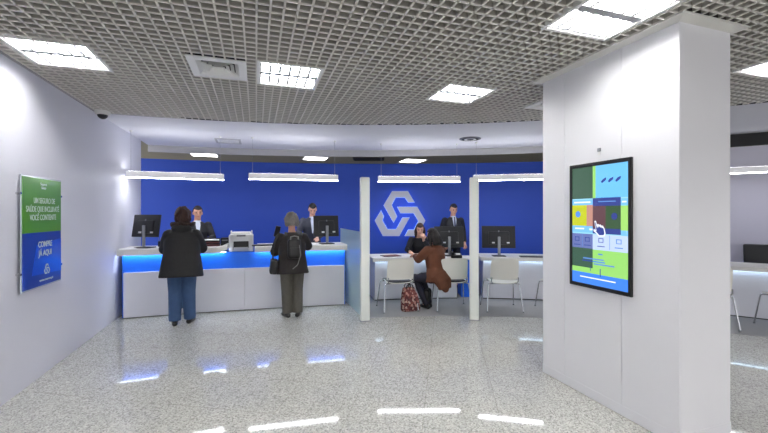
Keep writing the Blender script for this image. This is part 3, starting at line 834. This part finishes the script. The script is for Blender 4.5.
# desk items
t = thing('document_folder', 'dark purple folder lying open on the left end of the first desk', 'folder', (2.42, 6.78, DT), 0.1)
MB().box((0, 0, 0.006), (0.34, 0.24, 0.012), bev=0.003).build('cover', 'purple_dark', t)
MB().box((0.0, 0.0, 0.013), (0.28, 0.2, 0.004)).build('inner_sheet', 'red_brown', t)
t = thing('desk_telephone', 'black desk telephone on the right end of the first desk, against the second post', 'telephone', (3.50, 6.22, DT), -0.4)
MB().box((0, 0, 0.03), (0.2, 0.19, 0.05), rot=Matrix.Rotation(0.2, 4, 'X'), bev=0.01).build('telephone_base', 'plastic_black', t, smooth=True, angle=35)
MB().tube([(-0.07, -0.08, 0.07), (-0.07, -0.04, 0.085), (-0.07, 0.04, 0.095), (-0.07, 0.09, 0.085)], [0.024, 0.014, 0.014, 0.024], seg=12).build('handset', 'plastic_dark', t, smooth=True)
MB().box((0.03, -0.02, 0.062), (0.08, 0.08, 0.006), rot=Matrix.Rotation(0.2, 4, 'X')).build('keypad', 'label', t)
t = thing('pen_cup', 'small dark pen cup on the counter by the leftmost monitor', 'pen cup', (-1.50, 7.14, CT))
MB().tube([(0, 0, 0), (0, 0, 0.09)], 0.035, seg=18).build('cup', 'plastic_black', t)
for k in range(3): MB().tube([(0.012*k-0.01, 0, 0.05), (0.03*k-0.03, 0.01, 0.15)], 0.004, seg=6).build('pen', 'plastic_grey', t)

# ---------------------------------------------------------------- visitor chairs
def chair(loc, rz, label, pad):
    t = thing('visitor_chair', label, 'chair', loc, rz, 'white visitor chairs')
    # seat shell
    mb = MB(); nx, ny = 10, 8
    def sheet(f, th, nrm):
        top = [[mb.bm.verts.new(f(i/nx, j/ny)) for j in range(ny+1)] for i in range(nx+1)]
        bot = [[mb.bm.verts.new(Vector(f(i/nx, j/ny))+Vector(nrm)*th) for j in range(ny+1)] for i in range(nx+1)]
        for i in range(nx):
            for j in range(ny):
                mb.bm.faces.new((top[i][j], top[i+1][j], top[i+1][j+1], top[i][j+1]))
                mb.bm.faces.new((bot[i][j], bot[i][j+1], bot[i+1][j+1], bot[i+1][j]))
        for i in range(nx):
            mb.bm.faces.new((top[i][0], bot[i][0], bot[i+1][0], top[i+1][0])); mb.bm.faces.new((top[i][ny], top[i+1][ny], bot[i+1][ny], bot[i][ny]))
        for j in range(ny):
            mb.bm.faces.new((top[0][j], top[0][j+1], bot[0][j+1], bot[0][j])); mb.bm.faces.new((top[nx][j], bot[nx][j], bot[nx][j+1], top[nx][j+1]))
    def fs(u, v):
        x = (u-0.5)*0.46*(1-0.10*v); y = -0.21+v*0.44
        return (x, y, 0.462+0.03*(2*u-1)**2-0.02*max(0, v-0.7)/0.3)
    sheet(fs, 0.014, (0, 0, -1)); mb.build('seat', 'chair_white', t, smooth=True, angle=50)
    mb = MB()
    def fb(u, v):
        w = 0.47*(0.96-0.03*v) ; 
        r = 0.0
        if v > 0.8: r = (v-0.8)/0.2
        cu = 2*u-1
        x = cu*w/2*(1-0.06*r*r)
        z = 0.52+v*0.345 - 0.02*(abs(cu)**6)*r
        y = -0.225-0.06*v+0.05*cu*cu
        return (x, y, z)
    sheet(fb, 0.012, (0, -1, 0)); mb.build('backrest', 'chair_white', t, smooth=True, angle=50)
    if pad:
        MB().box((0, 0.0, 0.476), (0.41, 0.40, 0.03), bev=0.012).build('seat_pad', 'plastic_black', t, smooth=True, angle=40)
    for s in (-1, 1):
        MB().tube([(s*0.19, -0.19, 0.455), (s*0.215, -0.225, 0.50), (s*0.21, -0.235, 0.56)], 0.010, seg=8).build('back_support', 'chrome', t, smooth=True, angle=50)
        for sy in (-1, 1):
            lg = MB().tube([(s*0.20, sy*0.15, 0.448), (s*0.245, sy*0.17, 0.44), (s*0.255, sy*0.175, 0.40), (s*0.285, sy*0.26, 0.012)], 0.010, seg=8).build('leg', 'chrome', t, smooth=True, angle=50)
            MB().tube([(s*0.285, sy*0.26, 0.0), (s*0.285, sy*0.26, 0.02)], 0.015, seg=10).build('foot_cap', 'plastic_grey', lg)
    for sy in (-1, 1): MB().tube([(-0.205, sy*0.15, 0.446), (0.205, sy*0.15, 0.446)], 0.009, seg=8).build('seat_rail', 'chrome', t)
    return t
def at(px, Z, r=0.0):
    t_ = (px-384)/380; X = t_*Z; c, s = math.cos(TH), math.sin(TH)
    return (X*c+Z*s, -X*s+Z*c, r)
def rz_out(x, y, arc=DESK): return math.atan2(y-arc.c[1], x-arc.c[0])-PI/2
for px, Z, l, pad, dr in [(397, 6.35, 'white chair with dark seat pad behind the patterned bag, at the first desk', True, 0.03),
                      (451, 6.40, 'white chair with dark seat pad just right of the woman in the brown coat', True, -0.05),
                      (501, 6.35, 'white chair with all-white seat at the empty desk, right of the second post', False, -0.05),
                      (558, 6.25, 'white chair mostly hidden behind the left edge of the column', False, 0),
                      (705, 5.45, 'white chair just right of the column, at the right-hand desk', False, 0),
                      (791, 5.15, 'white chair cut by the right edge of the photo', False, 0)]:
    x, y, _ = at(px, Z)
    chair((x, y, 0.004), rz_out(x, y)*0.75+dr, l, pad)

def office_chair(loc, rz, label, hb=0.5):
    t = thing('office_chair', label, 'office chair', loc, rz)
    MB().box((0, 0, 0.46), (0.48, 0.46, 0.08), bev=0.03, seg=3).build('seat', 'plastic_dark', t, smooth=True, angle=50)
    MB().box((0, -0.24, 0.54+hb/2), (0.46, 0.06, hb), bev=0.03, seg=3, rot=Matrix.Rotation(0.10, 4, 'X')).build('backrest', 'plastic_dark', t, smooth=True, angle=50)
    MB().tube([(0, -0.1, 0.43), (0, -0.26, 0.44), (0, -0.28, 0.7)], 0.02, seg=8).build('back_support', 'plastic_black', t)
    MB().tube([(0, 0, 0.08), (0, 0, 0.43)], 0.028, seg=12).build('gas_column', 'chrome', t)
    for k in range(5):
        a = 2*PI*k/5+0.3
        l = MB().tube([(0, 0, 0.10), (0.28*math.cos(a), 0.28*math.sin(a), 0.065)], [0.028, 0.016], seg=8).build('base_arm', 'plastic_black', t)
        MB().ell((0.28*math.cos(a), 0.28*math.sin(a), 0.028), (0.028, 0.028, 0.028), sub=2).build('caster', 'plastic_black', l)
    return t

# ---------------------------------------------------------------- people
def Tm(v): return Matrix.Translation(Vector(v))
def hand(mb, wrist, dirv, palm_n, side, scale=1.0, curl=0.45):
    d = Vector(dirv).normalized(); n = Vector(palm_n); n = (n-d*n.dot(d)).normalized(); u = d.cross(n)*side
    W = Vector(wrist); s = scale
    mb.tube([W-d*0.02*s, W+d*0.02*s, W+d*0.055*s, W+d*0.088*s], [(0.024*s, 0.024*s)]*2+[(0.030*s, 0.030*s)]*2, seg=10)
    base = W+d*0.088*s
    for i, (o, ln) in enumerate(((0.033, 0.068), (0.011, 0.078), (-0.011, 0.072), (-0.032, 0.056))):
        p = base+u*o*s*0.95-d*0.012*s
        a = curl
        pts = [p]; cur = p; dr = (d+u*o*1.6).normalized()
        for seg_, f in enumerate((0.45, 0.32, 0.23)):
            dr2 = (dr*math.cos(a*(seg_+0.6))+n*math.sin(a*(seg_+0.6))).normalized()
            cur = cur+dr2*ln*f*s; pts.append(cur)
        mb.tube(pts, [0.0098*s, 0.0092*s, 0.0085*s, 0.007*s], seg=8); mb.ell(pts[-1], (0.007*s,)*3, sub=1)
    p = W+d*0.03*s+u*0.022*s
    pts = [p, p+(d*0.5+u*0.8+n*0.25).normalized()*0.035*s, p+(d*0.75+u*0.6+n*0.3).normalized()*0.066*s]
    mb.tube(pts, [0.013*s, 0.0115*s, 0.009*s], seg=8); mb.ell(pts[-1], (0.009*s,)*3, sub=1)

def person(label, loc, rz, P):
    """local frame: facing +Y, right hand on +X"""
    k = P.get('H', 1.7)/1.7
    t = thing('person', label, 'person', loc, rz)
    pel = Vector(P.get('pelvis', (0, 0, 0.93)))
    TF = Tm(pel) @ Matrix.Rotation(P.get('twist', 0), 4, 'Z') @ Matrix.Rotation(-P.get('lean', 0.0), 4, 'X') @ Matrix.Rotation(P.get('side', 0), 4, 'Y')
    slim = P.get('slim', 1.0)
    sr0 = P.get('sleeve', (0.072, 0.060, 0.044))[0]
    sh = [TF @ Vector((s*(0.183-(sr0-0.06)*0.5)*slim, 0, 0.428-(sr0-0.06)*0.8)) for s in (-1, 1)]
    neck0 = TF @ Vector((0, -0.005, 0.47)); neck1 = TF @ Vector((0, 0.012, 0.585))
    HF = Tm(TF @ Vector((0, 0.02, 0.655))) @ Matrix.Rotation(P.get('twist', 0)+P.get('hyaw', 0), 4, 'Z') @ Matrix.Rotation(-P.get('hpitch', 0), 4, 'X')
    hips = [TF @ Vector((s*0.088, 0, -0.02)) for s in (-1, 1)]
    legs = P.get('legs') or [((s*0.095, 0.01, 0.49), (s*0.10, -0.01, 0.085)) for s in (-1, 1)]
    arms = P.get('arms') or [((s*0.25, -0.02, 1.12), (s*0.27, 0.06, 0.88)) for s in (-1, 1)]
    foot = P.get('foot') or [(0, 1, 0), (0, 1, 0)]
    # body
    mb = MB()
    mb.ell(HF @ Vector((0, -0.005, 0.02)), (0.074, 0.092, 0.098), mt=HF.to_3x3().to_4x4())
    mb.ell(HF @ Vector((0, 0.022, -0.045)), (0.056, 0.066, 0.068), mt=HF.to_3x3().to_4x4())
    mb.ell(HF @ Vector((0, 0.060, -0.092)), (0.026, 0.022, 0.018), mt=HF.to_3x3().to_4x4(), sub=2)
    mb.tube([HF @ Vector((0, 0.082, 0.018)), HF @ Vector((0, 0.102, -0.018)), HF @ Vector((0, 0.088, -0.028))], [0.009, 0.014, 0.011], seg=8)
    mb.ell(HF @ Vector((0, 0.078, 0.032)), (0.045, 0.012, 0.010), mt=HF.to_3x3().to_4x4(), sub=2)
    for s in (-1, 1):
        mb.ell(HF @ Vector((s*0.076, -0.005, -0.01)), (0.010, 0.018, 0.030), mt=HF.to_3x3().to_4x4(), sub=2)
        mb.ell(HF @ Vector((s*0.040, 0.058, -0.025)), (0.022, 0.022, 0.022), mt=HF.to_3x3().to_4x4(), sub=2)
    mb.limb([neck0, neck1], [0.058, 0.052])
    mb.rings([(-0.10, 0, 0, 0.13, 0.09), (0, 0, 0, 0.155*slim, 0.10), (0.12, 0, 0, 0.13*slim, 0.088), (0.32, 0, 0, 0.15*slim, 0.10), (0.44, 0, -0.005, 0.14*slim, 0.075), (0.50, 0, -0.005, 0.06, 0.05)], TF)
    for i, s in enumerate((-1, 1)):
        e, w = Vector(arms[i][0]), Vector(arms[i][1])
        mb.limb([sh[i], e, w], [0.048, 0.038, 0.026])
        hd = P.get('hands', [None, None])[i] or ((w-e), (0, 0, -1))
        hand(mb, w, hd[0], hd[1], s*(1 if True else 1))
        kn, an = Vector(legs[i][0]), Vector(legs[i][1])
        mb.limb([hips[i], kn, an], [0.075, 0.052, 0.036])
        f = Vector(foot[i]).normalized()
        mb.limb([an, an+f*0.06-Vector((0, 0, 0.04)), an+f*0.15-Vector((0, 0, 0.052))], [0.036, 0.034, 0.022])
    mb.build('body', P.get('skin', 'skin'), t, voxel=0.0065)
    # face details
    for s in (-1, 1):
        MB().ell(HF @ Vector((s*0.030, 0.080, 0.012)), (0.011, 0.007, 0.006), mt=HF.to_3x3().to_4x4(), sub=2).build('eye', 'eye', t, smooth=True)
        MB().ell(HF @ Vector((s*0.030, 0.086, 0.033)), (0.019, 0.006, 0.0035), mt=HF.to_3x3().to_4x4(), sub=2).build('eyebrow', P['hair'][0], t, smooth=True)
    MB().ell(HF @ Vector((0, 0.084, -0.056)), (0.022, 0.007, 0.006), mt=HF.to_3x3().to_4x4(), sub=2).build('mouth', 'lips', t, smooth=True)
    # hair
    hm, style = P['hair']
    mb = MB(); mb.ell((0, 0, 0), (1, 1, 1), sub=5)
    amp = {'short': 0.03, 'curly': 0.16, 'long': 0.06}[style]
    vol = {'short': 1.07, 'curly': 1.42, 'long': 1.12}[style]
    for v in mb.bm.verts:
        d = v.co.normalized()
        nz = noise.noise(d*(3.0 if style != 'short' else 5.0)+Vector((rz, loc[0], 0)))+0.5*noise.noise(d*9+Vector((loc[1], 0, 0)))
        line = 0.42 if d.y > 0.15 else (-0.35 if style == 'short' else -0.62)
        tr = min(1, max(0, (d.y+0.15)/0.3)); line = (-0.40 if style == 'short' else -0.7)*(1-tr)+(0.42+0.10*abs(d.x))*tr
        f = min(1, max(0, (d.z-line)/0.12+0.5))
        r = 0.80+(vol-0.80+amp*nz)*f
        v.co = HF @ Vector((d.x*0.078*r, d.y*0.096*r-0.004, d.z*0.106*r+0.02))
    mb.build('hair', hm, t, smooth=True)
    if style == 'long':
        mb = MB(); T3 = HF
        mb.limb([T3 @ Vector((0, -0.05, 0.06)), T3 @ Vector((0, -0.085, -0.04)), T3 @ Vector((0, -0.09, -0.14)), T3 @ Vector((0, -0.075, -0.215))],
                [(0.070, 0.055), (0.105, 0.06), (0.11, 0.05), (0.07, 0.03)])
        for s in (-1, 1):
            mb.limb([T3 @ Vector((s*0.065, 0.0, 0.04)), T3 @ Vector((s*0.085, 0.0, -0.04)), T3 @ Vector((s*0.08, -0.01, -0.16))], [0.03, 0.034, 0.022])
        mb.build('hair_lengths', hm, t, voxel=0.010)
    # trousers
    mb = MB(); tr_ = P.get('trouser_r', (0.095, 0.068, 0.058))
    mb.rings([(-0.12, 0, 0, 0.14, 0.10), (-0.05, 0, 0, 0.175*slim, 0.125), (0.06, 0, 0, 0.165*slim, 0.115)], TF)
    for i in (0, 1):
        kn, an = Vector(legs[i][0]), Vector(legs[i][1])
        mid = (kn+an)/2
        mb.tube([hips[i], (hips[i]+kn)/2, kn, mid, an+(an-kn).normalized()*0.015], [tr_[0], (tr_[0]+tr_[1])/2, tr_[1], (tr_[1]+tr_[2])/2, tr_[2]], seg=16)
        mb.ell(kn, (tr_[1]*1.0,)*3, sub=2); mb.ell(hips[i], (tr_[0],)*3, sub=2)
    mb.build('trousers', P.get('trousers', 'suit_grey'), t, voxel=0.011)
    # shoes
    for i in (0, 1):
        an = Vector(legs[i][1]); f = Vector(foot[i]).normalized(); z = an.z
        mb = MB()
        mb.limb([an-f*0.045+Vector((0, 0, -0.045)), an+f*0.03+Vector((0, 0, -0.045)), an+f*0.12+Vector((0, 0, -0.053)), an+f*0.175+Vector((0, 0, -0.058))],
                [0.038, 0.040, 0.036, 0.026])
        mb.limb([an+Vector((0, 0, 0.02 if not P.get('boots') else 0.20)), an-Vector((0, 0, 0.03))], [0.044 if not P.get('boots') else 0.052, 0.042])
        sb = mb.build('shoe' if not P.get('boots') else 'boot', 'boot', t, voxel=0.008)
        for v in sb.data.vertices:
            if v.co.z < z-0.079: v.co.z = z-0.079
    # jacket
    mb = MB(); mb.rings(P['jacket_rings'], TF); sr = P.get('sleeve', (0.072, 0.060, 0.044))
    for i in (0, 1):
        e, w = Vector(arms[i][0]), Vector(arms[i][1])
        w2 = w-(w-e).normalized()*0.015
        mb.tube([sh[i], (sh[i]+e)/2, e, (e+w2)/2, w2], [sr[0], (sr[0]+sr[1])/2*1.02, sr[1], (sr[1]+sr[2])/2, sr[2]], seg=16)
        mb.ell(sh[i], (sr[0],)*3, sub=3); mb.ell(e, (sr[1],)*3, sub=3)
    mb2 = P.get('extra'); 
    if mb2: mb2(mb, TF, HF)
    mb.build(P.get('jacket_name', 'jacket'), P['jacket'], t, voxel=0.010)
    return t, TF, HF

SUIT = [(-0.17, 0, -0.005, 0.19, 0.125), (-0.05, 0, 0, 0.185, 0.125), (0.12, 0, 0, 0.165, 0.112), (0.32, 0, 0, 0.19, 0.125), (0.43, 0, -0.005, 0.175, 0.095), (0.495, 0, -0.005, 0.075, 0.062)]
def add_shirt_tie(t, TF, tie=True, shirt='shirt'):
    # shirt V and tie lie on the front of the chest, in the plane of the chest slope
    pl = Matrix(((1, 0, 0, 0), (0, -0.22, 1, 0.203), (0, 1, 0, 0), (0, 0, 0, 1)))
    MB().prism([(-0.034, 0.495), (0.034, 0.495), (0.038, 0.44), (0.008, 0.21), (-0.008, 0.21), (-0.038, 0.44)], -0.055, 0.0+0.0, mt=TF @ pl).build('shirt_front', shirt, t)
    if tie:
        MB().prism([(-0.014, 0.50), (0.014, 0.50), (0.011, 0.475), (0.022, 0.28), (0.0, 0.23), (-0.022, 0.28), (-0.011, 0.475)], -0.05, 0.006, mt=TF @ pl).build('tie', 'tie', t)
    MB().limb([TF @ Vector((0, 0.0, 0.47)), TF @ Vector((0, 0.006, 0.500))], [0.066, 0.060]).build('shirt_collar', shirt, t, voxel=0.008)

# customer 1 : black parka
def parka_extra(mb, TF, HF):
    mb.ell(TF @ Vector((0, -0.085, 0.50)), (0.135, 0.085, 0.085), sub=3)
x, y = -1.01, 6.11
t, TF, HF = person('person in a black parka and blue jeans standing at the counter, back turned', (x, y, 0), 0.0, dict(
    H=1.66, pelvis=(0, 0.0, 0.875), lean=0.12, hpitch=0.15, hair=('hair_brown', 'curly'), skin='skin',
    jacket='parka', jacket_name='parka', sleeve=(0.098, 0.088, 0.066),
    jacket_rings=[(-0.195, 0, -0.01, 0.285, 0.19), (-0.18, 0, -0.01, 0.29, 0.195), (-0.05, 0, -0.01, 0.272, 0.185), (0.12, 0, -0.01, 0.245, 0.17), (0.32, 0, -0.01, 0.235, 0.16), (0.43, 0, -0.01, 0.205, 0.13), (0.50, 0, -0.01, 0.10, 0.08)],
    arms=[((-0.235, 0.13, 1.08), (-0.10, 0.42, 1.12)), ((0.235, 0.13, 1.08), (0.10, 0.42, 1.12))],
    hands=[((0.1, 1, -0.15), (0, 0, -1)), ((-0.1, 1, -0.15), (0, 0, -1))],
    trousers='denim', trouser_r=(0.115, 0.090, 0.080),
    legs=[((-0.09, 0.02, 0.47), (-0.085, -0.03, 0.079)), ((0.085, 0.03, 0.47), (0.095, 0.05, 0.079))], foot=[(-0.15, 1, 0), (0.2, 1, 0)],
    extra=parka_extra))
mb = MB()
for k in range(13):
    a = PI*(k/12.0)+PI
    mb.ell(TF @ Vector((0.125*math.cos(a), -0.03+0.105*math.sin(a), 0.555+0.012*math.sin(k*2.3))), (0.036, 0.036, 0.034), sub=2)
mb.build('fur_trim', 'fur', t, voxel=0.009)

# customer 2 : dark brown jacket with backpack
t, TF, HF = person('person with curly grey hair and small backpack standing at the counter, back turned', (0.53, 6.01, 0), 0.0, dict(
    H=1.58, pelvis=(0, 0, 0.80), lean=0.12, hpitch=0.28, hair=('hair_grey', 'curly'), skin='skin_warm',
    jacket='brown_jacket', sleeve=(0.088, 0.074, 0.056),
    jacket_rings=[(-0.135, 0.0, -0.01, 0.245, 0.16), (-0.12, 0, -0.01, 0.25, 0.165), (-0.03, 0, -0.01, 0.23, 0.16), (0.12, 0, -0.01, 0.205, 0.145), (0.32, 0, -0.01, 0.205, 0.14), (0.43, 0, -0.01, 0.175, 0.11), (0.50, 0, -0.01, 0.08, 0.07)],
    arms=[((-0.25, 0.10, 1.00), (-0.12, 0.38, 1.11)), ((0.26, 0.18, 1.07), (0.20, 0.46, 1.12))],
    hands=[((0.1, 1, -0.15), (0, 0, -1)), ((-0.1, 1, -0.1), (0, 0, -1))],
    trousers='olive_trouser', trouser_r=(0.105, 0.080, 0.075),
    legs=[((-0.085, 0.02, 0.43), (-0.075, 0.0, 0.079)), ((0.085, 0.02, 0.43), (0.085, 0.0, 0.079))], foot=[(-0.35, 1, 0), (0.35, 1, 0)]))
bp = thing('small_backpack', 'small black backpack with a grey handle worn on the back of the grey-haired customer', 'backpack', (0.53, 6.01, 0))
BM = TF @ Tm((0.015, -0.205, 0.24))
MB().box((0, 0, 0), (0.20, 0.10, 0.30), bev=0.045, seg=4).xform(BM).build('bag_body', 'bag_black', bp, smooth=True, angle=60)
MB().box((0, -0.052, -0.05), (0.15, 0.03, 0.13), bev=0.014, seg=3).xform(BM).build('front_pocket', 'bag_black', bp, smooth=True, angle=60)
MB().tube([(-0.055, -0.02, 0.12), (-0.055, -0.045, 0.175), (0, -0.05, 0.19), (0.055, -0.045, 0.175), (0.055, -0.02, 0.12)], 0.011, seg=8).xform(BM).build('handle', 'strap', bp, smooth=True)
for s in (-1, 1):
    MB().tube([(s*0.07, 0.0, 0.12), (s*0.11, 0.03, 0.20), (s*0.12, 0.10, 0.255)], [(0.018, 0.006)]*3, seg=8).xform(BM).build('shoulder_strap', 'bag_black', bp)
MB().tube([(0.07, -0.055, 0.05), (0.085, -0.06, -0.10), (0.04, -0.06, -0.24), (-0.03, -0.04, -0.30)], 0.006, seg=6).xform(BM).build('cord', 'strap', bp)
hb = thing('shoulder_bag', 'black shoulder bag hanging at the left side of the grey-haired customer', 'bag', (0.53, 6.01, 0))
MB().box((-0.275, 0.0, 0.79), (0.11, 0.26, 0.22), bev=0.03, seg=3, rot=Matrix.Rotation(0.12, 4, 'Y')).build('bag_body', 'bag_black', hb, smooth=True, angle=60)
MB().tube([(-0.29, -0.08, 0.89), (-0.285, -0.06, 1.05), (-0.26, -0.05, 1.16), (-0.19, 0.0, 1.30)], [(0.012, 0.005)]*4, seg=8).build('shoulder_strap', 'bag_black', hb)

# teller 1
x, y, _ = at(197, 6.98)
t, TF, HF = person('person in a charcoal suit behind the counter, facing the customer in the parka', (x, y, 0), PI+0.25, dict(
    H=1.72, pelvis=(0, 0, 0.955), lean=0.12, hpitch=0.15, hair=('hair_dark', 'short'), skin='skin_warm', jacket='suit_grey', jacket_rings=SUIT,
    arms=[((-0.25, 0.12, 1.15), (-0.12, 0.36, 1.115)), ((0.25, 0.12, 1.15), (0.14, 0.36, 1.115))], hands=[((0.2, 1, -0.1), (0, 0, -1)), ((-0.2, 1, -0.1), (0, 0, -1))],
    trousers='suit_grey'))
add_shirt_tie(t, TF, False)
# teller 2 (bending over the counter)
x, y, _ = at(312, 7.55)
t, TF, HF = person('person in a grey suit bending the head down behind the counter monitor', (x, y, 0), PI-0.05, dict(
    H=1.78, pelvis=(0, -0.03, 1.03), lean=0.20, hpitch=0.55, hair=('hair_black', 'short'), skin='skin', jacket='suit_mid', jacket_rings=SUIT,
    arms=[((-0.24, 0.14, 1.22), (-0.06, 0.40, 1.13)), ((0.27, 0.10, 1.22), (0.20, 0.38, 1.12))], hands=[((0.1, 1, -0.2), (0, 0, -1)), ((-0.1, 1, -0.1), (0, 0, -1))],
    legs=[((s*0.095, 0.01, 0.53), (s*0.10, -0.01, 0.085)) for s in (-1, 1)], trousers='suit_mid'))
add_shirt_tie(t, TF, False)
# manager
x, y, _ = at(452.5, 8.15)
t, TF, HF = person('person in a dark suit and tie standing right of the wall logo', (x, y, 0), PI-0.15, dict(
    H=1.78, pelvis=(0, 0, 1.02), lean=0.06, hpitch=0.35, hair=('hair_black', 'short'), skin='skin_warm', jacket='suit_navy', jacket_rings=SUIT,
    arms=[((-0.25, -0.02, 1.20), (-0.22, 0.14, 0.97)), ((0.25, -0.02, 1.20), (0.22, 0.14, 0.97))],
    legs=[((s*0.095, 0.01, 0.53), (s*0.10, -0.01, 0.085)) for s in (-1, 1)], trousers='suit_navy'))
add_shirt_tie(t, TF, True)
# seated teller
x, y, _ = at(419, 7.95)
office_chair((x, y+0.0, 0.004), PI-0.3, 'dark office chair of the teller at the first desk, hidden behind her', 0.42)
seat_legs = [((-0.11, 0.42, 0.52), (-0.11, 0.40, 0.085)), ((0.11, 0.42, 0.52), (0.11, 0.40, 0.085))]
t, TF, HF = person('seated person in black with reddish hair, hand at the face, behind the first desk', (x, y, 0.004), PI-0.35, dict(
    H=1.62, pelvis=(0, 0.03, 0.66), lean=0.38, hpitch=0.25, hair=('hair_brown', 'long'), skin='skin', jacket='black_dress', jacket_name='sweater', slim=0.92,
    jacket_rings=[(-0.12, 0, 0, 0.175, 0.12), (0, 0, 0, 0.165, 0.12), (0.12, 0, 0, 0.145, 0.105), (0.32, 0, 0, 0.17, 0.12), (0.43, 0, -0.005, 0.16, 0.085), (0.485, 0, -0.005, 0.07, 0.06)],
    sleeve=(0.06, 0.052, 0.036), arms=[((-0.20, 0.36, 0.87), (-0.06, 0.44, 1.06)), ((0.26, 0.34, 0.86), (0.22, 0.56, 0.84))],
    hands=[((0.15, -0.1, 1), (0, -1, 0)), ((-0.2, 1, 0), (0, 0, -1))], legs=seat_legs, trousers='dark_jeans', trouser_r=(0.085, 0.065, 0.05)))

# seated customer in the brown coat
def coat_extra(mb, TF, HF):
    mb.limb([TF @ Vector((0.0, -0.05, 0.0)), TF @ Vector((0.02, -0.12, -0.10)), TF @ Vector((0.03, -0.14, -0.22))], [(0.20, 0.13), (0.185, 0.10), (0.14, 0.06)])
    mb.ell(TF @ Vector((0.0, -0.06, 0.46)), (0.11, 0.06, 0.06), sub=2)
x, y, _ = at(436.5, 6.22)
cust_rz = 0.40
t, TF, HF = person('seated person in a brown coat and black boots, back turned', (x, y, 0.004), cust_rz, dict(
    H=1.62, pelvis=(0, 0.0, 0.57), side=0.06, lean=0.16, hpitch=0.2, hair=('hair_dark', 'long'), skin='skin', jacket='brown_coat', jacket_name='coat', slim=0.95,
    jacket_rings=[(-0.10, 0, -0.01, 0.20, 0.17), (0.0, 0, -0.01, 0.195, 0.155), (0.12, 0, 0, 0.165, 0.13), (0.32, 0, 0, 0.19, 0.14), (0.43, 0, -0.01, 0.175, 0.11), (0.49, 0, -0.01, 0.085, 0.075)],
    sleeve=(0.080, 0.068, 0.052), arms=[((-0.22, 0.20, 0.84), (-0.06, 0.42, 0.86)), ((0.25, 0.20, 0.84), (0.26, 0.42, 0.86))],
    hands=[((0.2, 1, 0), (0, 0, -1)), ((-0.1, 1, 0), (0, 0, -1))],
    legs=[((-0.13, 0.36, 0.50), (-0.02, 0.20, 0.079)), ((0.06, 0.38, 0.50), (0.08, 0.24, 0.079))], foot=[(0.2, 1, 0), (0.3, 1, 0)],
    trousers='dark_jeans', trouser_r=(0.095, 0.075, 0.055), boots=True, extra=coat_extra))

# patterned bag on the floor
x, y, _ = at(409.5, 6.22)
t = thing('tote_bag', 'red and white patterned tote bag leaning on the floor beside the seated customer', 'bag', (x, y, 0.004), 0.1)
mb = MB(); mb.rings([(0.0, 0.02, 0, 0.155, 0.075), (0.02, 0.02, 0, 0.165, 0.09), (0.15, 0.01, 0, 0.155, 0.095), (0.28, -0.005, 0, 0.13, 0.075), (0.37, -0.02, 0.0, 0.105, 0.035), (0.385, -0.02, 0, 0.10, 0.025)], Matrix.Identity(4), pw=3.2)
mb.build('bag_body', 'floral', t, voxel=0.009)
for s in (-1, 1):
    MB().tube([(-0.07, s*0.03, 0.36), (-0.075, s*0.045, 0.41), (-0.03, s*0.055, 0.44), (0.03, s*0.05, 0.425), (0.045, s*0.035, 0.36)], 0.008, seg=8).build('handle', 'bag_black', t, smooth=True)

# office chair at the right-hand desk
x, y, _ = at(765, 6.75)
office_chair((x, y, 0.0), PI-0.85, 'dark office chair with rounded backrest behind the desk at the right edge', 0.485)

# ---------------------------------------------------------------- world, camera, colour
w = bpy.data.worlds.new('World'); scn.world = w; w.use_nodes = True
bg = w.node_tree.nodes['Background']; bg.inputs[0].default_value = (0.99, 0.98, 1.0, 1); bg.inputs[1].default_value = 0.60
cam = bpy.data.cameras.new('Camera'); co = bpy.data.objects.new('Camera', cam); COL.objects.link(co)
cam.sensor_width = 36; cam.lens = 380/768*36; cam.shift_y = -3.5/768; cam.clip_start = 0.02
co.location = (0, 0, 1.6); co.rotation_euler = (PI/2, 0, -TH)
scn.camera = co
scn.view_settings.view_transform = 'Standard'; scn.view_settings.look = 'None'
scn.view_settings.gamma = 1; scn.view_settings.use_curve_mapping = False
scn.view_settings.exposure = 1.22
